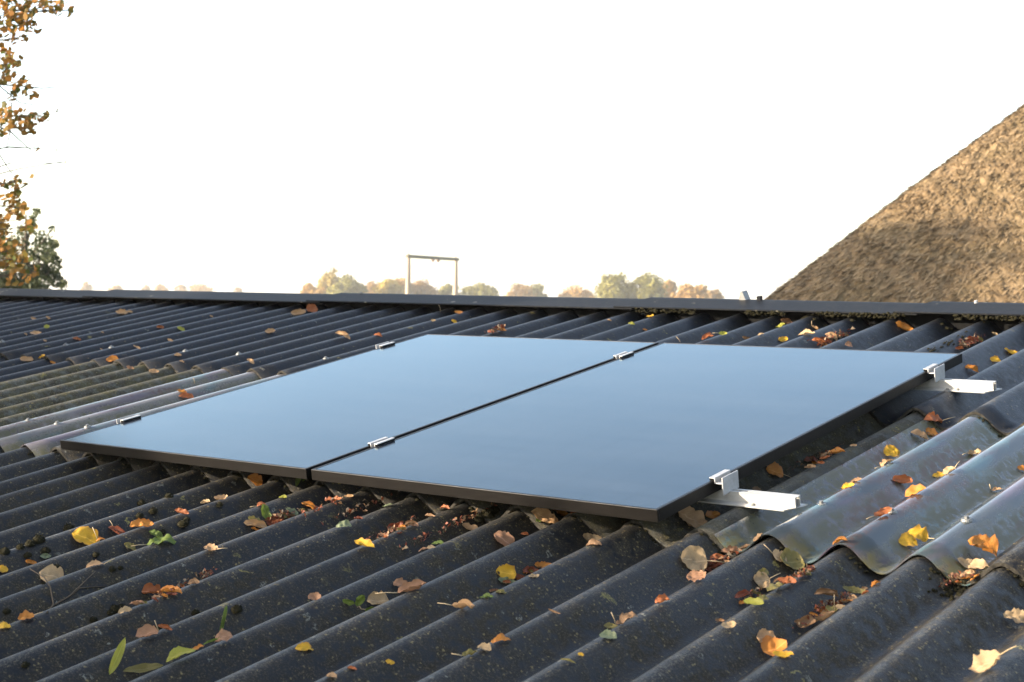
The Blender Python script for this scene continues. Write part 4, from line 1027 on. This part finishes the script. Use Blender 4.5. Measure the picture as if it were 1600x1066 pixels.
 (1290, 536, 24, 'O', 'red', 1.2, 0, 'dark red leaf in the brown twiggy heap at the far panel edge'),
 (1326, 542, 13, 'R', 'pink', .5, 0, 'small pink leaf touching the far edge of the right panel'),
 (1260, 523, 28, 'O', 'beige', .8, 0, 'beige leaf right of the yellow leaf at the far edge of the right panel'),
 (1274, 515, 14, 'O', 'tan', 1.0, 2, 'small tan leaf with an upright stalk right of the beige leaf'),
 (1122, 497, 26, 'R', 'orange', .3, 0, 'speckled orange round leaf leaning on the brown leaf below the metal strap'),
 (1132, 483, 26, 'R', 'brown', .5, 0, 'brown round leaf standing against the ridge cap below the metal strap'),
 (1106, 529, 23, 'O', 'rust', .8, 0, 'rust leaf beyond the panels, left of the yellow scrap'),
 (1129, 524, 15, 'O', 'lime', .7, 1, 'yellow scrap with a stalk right of the rust leaf beyond the panels'),
 (1189, 524, 11, 'O', 'beige', .5, 0, 'small pale leaf between the brown scrap and the yellow leaf at the far panel edge'),
 (1165, 532, 18, 'O', 'brown', 1.4, 0, 'brown scrap at the far panel edge right of the yellow scrap'),
 (1222, 533, 20, 'O', 'yellow', .6, 0, 'yellow leaf at the far edge of the right panel'),
 (1220, 512, 17, 'O', 'lime', .5, 0, 'pale yellow pointed leaf below a pinkish one near the ridge'),
 (1228, 504, 22, 'O', 'pink', .8, 0, 'pinkish leaf above the pale yellow pointed one near the ridge'),
 (1239, 500, 16, 'R', 'orange', .6, 0, 'small orange leaf right of the pinkish leaf near the ridge'),
 (1016, 496, 14, 'O', 'yellow', .5, 0, 'yellow leaf of a small pair under the mossy ridge cap'),
 (1026, 492, 10, 'R', 'orange', .5, 0, 'orange leaf of a small pair under the mossy ridge cap'),
 (987, 507, 11, 'O', 'lime', .5, 0, 'small yellow leaf just left of the pair under the mossy ridge cap'),
 (1007, 516, 9, 'O', 'orange', .5, 0, 'tiny orange leaf right above the gap between the panels'),
 (952, 501, 8, 'O', 'tan', .5, 0, 'tiny tan leaf left of the small yellow leaf under the ridge cap'),
 # far left part of the roof
 (615, 477, 22, 'H', 'brown', .8, 0, 'brown round leaf standing against the ridge cap left of the gantry'),
 (465, 491, 28, 'O', 'tan', 1.0, 0, 'tan leaf of the pair below a ridge cap joint'),
 (487, 486, 20, 'R', 'rust', .8, 0, 'rust leaf of the pair below a ridge cap joint'),
 (481, 480, 10, 'O', 'brown', .6, 0, 'small brown leaf above the tan and rust pair'),
 (422, 520, 18, 'O', 'tan', .6, 0, 'tan leaf downhill of the tan and rust pair'),
 (536, 527, 26, 'O', 'tan', 1.0, 0, 'tan leaf on the roof just left of the far corner clamp of the left panel'),
 (591, 525, 14, 'O', 'rust', .9, 0, 'small rust leaf between the tan leaf and the far corner of the left panel'),
 (717, 490, 16, 'O', 'orange', .6, 0, 'orange leaf above a yellow one beyond the left panel'),
 (710, 504, 12, 'O', 'yellow', .4, 0, 'small yellow leaf just beyond the left panel'),
 (677, 502, 9, 'O', 'beige', .4, 0, 'tiny pale leaf left of the small yellow leaf beyond the left panel'),
 (770, 520, 17, 'O', 'pink', .9, 0, 'pinkish leaf of the brown pair touching the far edge of the left panel'),
 (783, 517, 17, 'O', 'orange', .9, 0, 'orange leaf of the brown pair touching the far edge of the left panel'),
 (56, 466, 18, 'R', 'orange', .7, 0, 'orange leaf against the ridge cap at the far left'),
 (73, 512, 9, 'R', 'lime', .3, 0, 'small round yellow green leaf at the far left'),
 (56, 523, 18, 'O', 'tan', .7, 0, 'tan leaf below the small round yellow green leaf'),
 (190, 491, 21, 'O', 'tan', .8, 0, 'long tan leaf on the far left roof below a ridge cap joint'),
 (120, 531, 13, 'O', 'rust', .9, 0, 'rust leaf midway on the far left roof'),
 (250, 513, 13, 'O', 'rust', .8, 0, 'rust leaf left of a yellow olive one on the far left roof'),
 (283, 516, 15, 'O', 'lime', .5, 0, 'yellow olive leaf right of a rust one on the far left roof'),
 (41, 565, 22, 'O', 'tan', .9, 0, 'tan leaf below the sheet ends at the left edge of the photo'),
 (66, 560, 12, 'R', 'yellow', .5, 0, 'yellow leaf against the sheet ends at the left'),
 (82, 567, 10, 'O', 'orange', .7, 0, 'small orange leaf right of the yellow leaf at the sheet ends'),
 (177, 565, 22, 'O', 'orange', .7, 0, 'orange leaf above the grey mossy sheet'),
 (203, 577, 13, 'O', 'pink', .7, 0, 'pinkish leaf at the upper end of the grey mossy sheet'),
 (240, 582, 17, 'O', 'tan', .6, 0, 'tan leaf on the upper end of the grey mossy sheet'),
 (284, 613, 16, 'O', 'orange', .5, 0, 'orange leaf between the ribs of the left translucent sheet'),
 (292, 624, 24, 'O', 'rust', .8, 0, 'russet leaf in the valley at the left edge of the left panel'),
 (278, 556, 13, 'O', 'tan', .7, 0, 'tan leaf uphill of the grey mossy sheet, right of the orange one'),
 (392, 566, 14, 'O', 'tan', .7, 0, 'tan leaf near the upper end of the left translucent sheet'),
]
for t_ in LEAVES: leaf(*t_)
for px, py, w in ((52, 499, 10), (75, 498, 8), (203, 488, 9), (70, 533, 6), (158, 546, 5), (216, 545, 9), (266, 533, 10), (284, 566, 8), (40, 523, 6), (210, 541, 5), (160, 520, 5), (330, 495, 6)):
    leaf(px, py, w, 'O', 'tan', .7, 0, 'tiny tan leaf scrap on the smooth dark sheets at the far left', 'tiny leaf scraps at the far left')
# drifts of small curled leaves lodged in the valleys
rd = random.Random(99)
def drift(px, py, sx, n, label, group):
    for i in range(n):
        q = max(-1.2, min(1.2, rd.gauss(0, 0.55))); x_ = px + sx * q; y_ = py - sx * q * 0.44 + rd.uniform(-4, 4)
        leaf(x_, y_, rd.uniform(9, 19), rd.choice('ORO'), rd.choice(('brown', 'red', 'rust', 'brown', 'tan', 'olive', 'orange')), rd.uniform(0.8, 1.7), 0, label, group, stand=rd.uniform(0.1, 0.6))
drift(1130, 880, 30, 9, 'small curled leaf in the drift right of the large grey beige leaf', 'small leaves drifted right of the large grey beige leaf')
drift(1195, 925, 34, 9, 'small curled leaf in the colourful heap below the translucent sheet end', 'small leaves in the colourful heap')
drift(1300, 948, 44, 13, 'small curled leaf in the brown heap in the lower right valley', 'small leaves in the brown heap')
drift(1245, 905, 24, 7, 'small curled leaf at the end of the translucent sheet', 'small leaves at the end of the translucent sheet')
drift(1506, 906, 22, 7, 'small curled leaf in the valley by the right rib end', 'small leaves by the right rib end')
drift(440, 814, 34, 8, 'small curled leaf in the red litter beside the ribbed tan leaf', 'small leaves in the red litter')
drift(262, 930, 34, 7, 'small curled leaf in the strip of litter by the rust red folded leaf', 'small leaves in the strip of litter at the lower left')
drift(625, 830, 36, 8, 'small curled leaf uphill of the bright yellow leaf', 'small leaves uphill of the bright yellow leaf')
drift(1517, 538, 16, 8, 'small curled leaf in the red heap by the upper right panel corner', 'small leaves in the red heap')
drift(1302, 532, 20, 7, 'small curled leaf in the twiggy heap at the far panel edge', 'small leaves in the twiggy heap')
drift(820, 900, 24, 6, 'small curled leaf around the dark red leaf in the centre foreground', 'small leaves around the dark red leaf')
drift(1285, 720, 40, 8, 'small curled leaf in the shade right of the right panel', 'small leaves in the shade right of the right panel')
# three part green sprig
def sprig():
    c = hit(566, 950); t = empty('leaf_sprig', ROOF @ Matrix.Translation(c), 'small green sprig of four leaflets on a pale stalk left of the folded creamy leaf', 'sprig')
    toc = (Vector((0, 0, CAMW)) - c).normalized(); X = CAMX; Y = Vector((0, 0, 1)) + toc * 0.3; Y = (Y - X * Y.dot(X)).normalized(); N2 = X.cross(Y); k = 3.4 / FPX
    def P_(dx, dy): return X * dx * k + Y * dy * k
    mb = MB(); mb.tube([P_(2, -13), P_(-2, -2), P_(-6, 8)], [0.0016, 0.0012, 0.0008], 5); mb.tube([P_(-5, 2), P_(-16, 0)], 0.0008, 4); mb.tube([P_(-2, -2), P_(8, -3)], 0.0008, 4)
    mb.build('stalk', L['stem'], t, smooth=True)
    for i, (dx, dy, ln, a) in enumerate(((-2, 16, 24, 60), (-20, 13, 20, 160), (-22, 1, 22, 182), (12, 0, 16, 25))):
        rng = random.Random(300 + i); vs, fs, uv = leaf_geo('O', ln * k, 0.5, 0.3, rng); ca, sa = math.cos(R(a)), math.sin(R(a))
        A = X * ca + Y * sa; B = N2.cross(A)
        me = bpy.data.meshes.new('leaflet'); me.from_pydata([tuple(P_(dx, dy) + A * v.x + B * v.y + N2 * (v.z + .004)) for v in vs], [], fs); me.materials.append(L['green'])
        ul = me.uv_layers.new(name='UVMap'); li = np.empty(len(me.loops), dtype=np.int32); me.loops.foreach_get('vertex_index', li); ul.data.foreach_set('uv', np.array(uv, dtype=np.float32)[li].ravel())
        me.polygons.foreach_set('use_smooth', [True] * len(me.polygons)); o = bpy.data.objects.new('leaflet', me); COL.objects.link(o); o.parent = t
sprig()
# twigs
def twig(lines, label, r=0.0022):
    mb = MB(); o0 = hit(*lines[0][0])
    for ln in lines:
        pts = []
        for q in ln:
            p = hit(q[0], q[1]); p.z += 0.003 + (q[2] if len(q) > 2 else 0); pts.append(p - o0)
        mb.tube(pts, [r * (1 - 0.6 * i / (len(pts) - 1)) for i in range(len(pts))], 5)
    o = mb.build('twig', L['twig'], smooth=True); o.matrix_world = ROOF @ Matrix.Translation(o0); tag(o, label, 'twig')
twig([[(74, 959), (84, 947), (80, 926, .01), (71, 912, .012), (58, 903, .01), (47, 894, .006)], [(84, 948), (107, 935), (128, 918, .004), (150, 897, .004)], [(107, 935), (125, 921), (165, 918)]], 'thin forked brown twig lying across the ribs at the left')
twig([[(1240, 905), (1262, 898), (1285, 890)]], 'thin dark twig under the end of the right translucent sheet', 0.0015)
twig([[(1283, 540), (1296, 530, .006), (1312, 528, .008), (1326, 525)], [(1296, 530, .006), (1305, 523, .012)]], 'thin dark twig in the brown heap at the far panel edge', 0.0022)
def stalk(px, py, dx, dy, label):
    c = hit(px, py); dist = (c - Vector((0, 0, CAMW))).length; k = dist / FPX
    toc = (Vector((0, 0, CAMW)) - c).normalized(); Y = Vector((0, 0, 1))
    e = CAMX * dx * k + Y * dy * k
    mb = MB(); mb.tube([Vector((0, 0, 0)), e * .5 + CAMX * 0.003, e], [0.0012, 0.0009, 0.0007], 5)
    o = mb.build('dry_stalk', L['stem'], smooth=True); o.matrix_world = ROOF @ Matrix.Translation(c); tag(o, label, 'stalk')
stalk(688, 488, -1, 12, 'thin pale stalk standing below the ridge cap right of the gantry')
stalk(176, 825, -3, 12, 'thin pale stalk standing just uphill of the large yellow leaf')
stalk(1063, 535, -6, 9, 'thin pale stalk standing at the far edge of the right panel')
stalk(304, 600, -1, 9, 'thin pale stalk standing between the ribs of the left translucent sheet')
# crumbled leaf litter
def litter(px, py, spread, n, label, cols=('red', 'brown', 'red', 'twig')):
    rng = random.Random(int(px * 7 + py)); o0 = hit(px, py); mb = MB(); dist = (o0 - Vector((0, 0, CAMW))).length; k = dist / FPX
    for i in range(int(n * 1.5)):
        s = rng.gauss(0, 0.45); p = hit(px + spread * s, py - spread * s * 0.42 + rng.uniform(-3, 3))
        p.z += rng.uniform(0.002, 0.012); q = p - o0
        a = rvec(rng).normalized(); b = a.cross(rvec(rng)).normalized(); ln = rng.uniform(3.5, 10) * k; wd = ln * rng.uniform(0.10, 0.38)
        m_ = q + a * ln * 0.5 + b * wd * 0.3 + Vector((0, 0, ln * .15))
        vs = [q, m_ - b * wd, m_ + b * wd, q + a * ln]
        g_ = [max(0, surf(v.x + o0.x, v.y + o0.y) + 0.001 - (v.z + o0.z)) for v in vs]; up_ = max(g_)
        vs = [v + Vector((0, 0, up_)) for v in vs]
        mb.add(vs, [(0, 1, 2), (1, 3, 2)], rng.randrange(len(cols)))
    o = mb.build('leaf_litter', [L[c] for c in cols], recalc=False); o.matrix_world = ROOF @ Matrix.Translation(o0)
    tag(o, label, 'leaf litter', kind='stuff')
for px, py, sp, n, lab in [
 (440, 812, 26, 46, 'crumbled red brown leaf litter beside the ribbed tan leaf'),
 (322, 902, 14, 34, 'crumbled red brown litter right of the long orange strip leaf'),
 (272, 924, 26, 30, 'crumbled rust litter along the rust red folded leaf'),
 (614, 832, 34, 40, 'crumbled red litter uphill of the bright yellow leaf'),
 (560, 800, 60, 30, 'crumbled brown litter at the sheet ends under the right panel'),
 (735, 812, 50, 40, 'crumbled dark litter in shade under the middle of the right panel'),
 (1118, 884, 34, 54, 'crumbled dark red litter right of the large grey beige leaf'),
 (1252, 902, 26, 44, 'crumbled brown litter at the end of the translucent sheet'),
 (1305, 945, 40, 60, 'crumbled red brown litter in the brown heap'),
 (1268, 975, 26, 30, 'crumbled brown litter downhill of the brown heap'),
 (1170, 935, 24, 26, 'crumbled red litter by the yellow green wavy leaf'),
 (1490, 912, 20, 50, 'crumbled litter and moss in the valley at the right rib end of the translucent sheet'),
 (1517, 537, 20, 54, 'crumbled red litter in the heap above the upper right panel corner'),
 (1302, 532, 26, 50, 'crumbled brown litter in the twiggy heap at the far panel edge'),
 (775, 519, 16, 30, 'crumbled brown litter at the far edge of the left panel'),
 (1282, 718, 40, 46, 'crumbled dark litter in the shade right of the right panel'),
 (500, 797, 40, 26, 'crumbled brown litter below the gap between the panels'),
 (680, 838, 60, 26, 'thin brown litter uphill of the small green leaf'),
]: litter(px, py, sp, n, lab)
# moss
def moss_blob(mb, c, r, rng, hgt=0.6, blades=26):
    n1, n2 = 10, 5; vs = []; sd_ = rng.uniform(0, 99)
    for i in range(n2 + 1):
        th = math.pi / 2 * i / n2
        for j in range(n1):
            a = 2 * math.pi * j / n1; rr = r * (1 + 0.28 * mnoise.noise((math.cos(a) * 2 + sd_, math.sin(a) * 2, th * 2)))
            vs.append(Vector((c.x + rr * math.cos(th) * math.cos(a), c.y + rr * math.cos(th) * math.sin(a), c.z - r * 0.25 + rr * math.sin(th) * hgt * 1.25)))
    fs = []
    for i in range(n2):
        for j in range(n1): fs.append((i * n1 + j, i * n1 + (j + 1) % n1, (i + 1) * n1 + (j + 1) % n1, (i + 1) * n1 + j))
    mb.add(vs, fs)
    for k in range(blades):
        d = rvec(rng).normalized(); d.z = abs(d.z); p = Vector((c.x + d.x * r * .9, c.y + d.y * r * .9, c.z - r * .2 + d.z * r * hgt * 1.2)); s = d.cross(rvec(rng)).normalized() * r * 0.07
        mb.add([p - s, p + s, p + d * r * rng.uniform(0.15, 0.38)], [(0, 1, 2)])
CUSH = [(88, 887, 7), (175, 890, 7), (188, 888, 5), (146, 969, 7), (180, 952, 10), (190, 949, 7), (173, 958, 7), (248, 981, 8), (305, 958, 7), (370, 953, 10), (40, 1039, 7), (10, 956, 7), (107, 826, 10), (60, 844, 11), (47, 850, 9), (32, 855, 7), (7, 862, 9),
        (71, 861, 8), (43, 868, 7), (221, 787, 8), (253, 832, 7), (286, 819, 10), (292, 812, 6), (239, 799, 8), (218, 806, 7), (264, 775, 7), (150, 867, 6), (343, 789, 6), (68, 913, 5)]
for px, py, r in CUSH:
    rng = random.Random(int(px * 31 + py)); c = hit(px, py); dist = (c - Vector((0, 0, CAMW))).length
    mb = MB(); moss_blob(mb, Vector((0, 0, 0)), r * dist / FPX * 0.95, rng, 0.75, 60)
    o = mb.build('moss_cushion', M['moss'], smooth=True); o.matrix_world = ROOF @ Matrix.Translation(c)
    tag(o, 'small round dark moss cushion on the ribs in the left foreground', 'moss cushion', 'moss cushions on the left foreground ribs')
rng = random.Random(12); mb = MB()
for k in range(1100):                                             # fringe hanging under the ridge cap, thicker to the right
    u = -4.1 + 3.6 * rng.random() ** 0.75
    if mnoise.noise((u * 3.2, 0, 0)) < -0.10 + (0.25 if u < -3.7 else 0): continue
    moss_blob(mb, Vector((u, 5.448 + rng.uniform(-.006, .006), 0.028 + rng.uniform(-.012, .006))), rng.uniform(0.003, 0.0075), rng, 0.8, 14)
for k in range(70):
    u = -3.0 + 2.2 * rng.random(); moss_blob(mb, Vector((u, 5.46 + rng.uniform(-.01, .03), surf(u, 5.46) + 0.002)), rng.uniform(0.006, 0.014), rng, 0.5, 10)
o = mb.build('moss', M['moss'], smooth=True); o.matrix_world = ROOF; tag(o, 'dark moss fringe growing along the lower edge of the ridge cap at the right', 'moss', kind='stuff')
mb = MB()
for k in range(-26, -3):                                          # crusts of moss at the lower sheet ends
    for j in range(rng.randint(3, 9)):
        u = U0 + P * (k + rng.gauss(0.22, 0.13)); v = 2.868 + rng.uniform(-.012, .006)
        moss_blob(mb, Vector((u, v, surf(u, v - .03) + 0.003)), rng.uniform(0.002, 0.007), rng, 0.5, 24)
for j in range(40):
    u = U0 + P * (-6.5 + rng.gauss(0, 0.13)); v = 2.85 + rng.gauss(0, 0.03); moss_blob(mb, Vector((u, v, surf(u, v) + 0.002)), rng.uniform(0.003, 0.007), rng, 0.8, 60)
for px, py in ((758, 803), (762, 806), (752, 806), (766, 800), (772, 797), (748, 811)):
    c = hit(px, py); moss_blob(mb, c, rng.uniform(.012, .018), rng, 0.8, 40)
for k in (-10, -9, -8, -7, -6, -31, -30, -29, -28, -35, -36, -37, -34):
    for j in range(7):
        u = U0 + P * (k + rng.gauss(0.2, 0.16)); v = 4.064 + rng.uniform(-.01, .008); moss_blob(mb, Vector((u, v, surf(u, v - .03) + 0.003)), rng.uniform(0.002, 0.007), rng, 0.5, 24)
for j in range(46):
    v = 4.75 + rng.random() * 0.55; u = U0 + P * (-12 + 0.16) + rng.gauss(0, .006); moss_blob(mb, Vector((u, v, surf(u, v))), rng.uniform(0.003, 0.006), rng, 0.6, 6)
o = mb.build('moss', M['moss'], smooth=True); o.matrix_world = ROOF; tag(o, 'dark moss crusts at the overlapping sheet ends', 'moss', kind='stuff')

# ------------------------------------------------------------------ haze over the fields
hz = MB(); hz.box(-1400, 1400, -1400, 1400, -1, 22)
m = bpy.data.materials.new('autumn haze'); m.use_nodes = True; nt = m.node_tree
nt.nodes.remove(nt.nodes['Principled BSDF'])
pv = node(nt, 'VolumePrincipled', {'Color': (1, 0.97, 0.92, 1), 'Density': 0.00038, 'Anisotropy': 0.2})
nt.links.new(pv.outputs[0], nt.nodes['Material Output'].inputs['Volume'])
tag(hz.build('haze', m), kind='stuff')
bpy.context.view_layer.update()
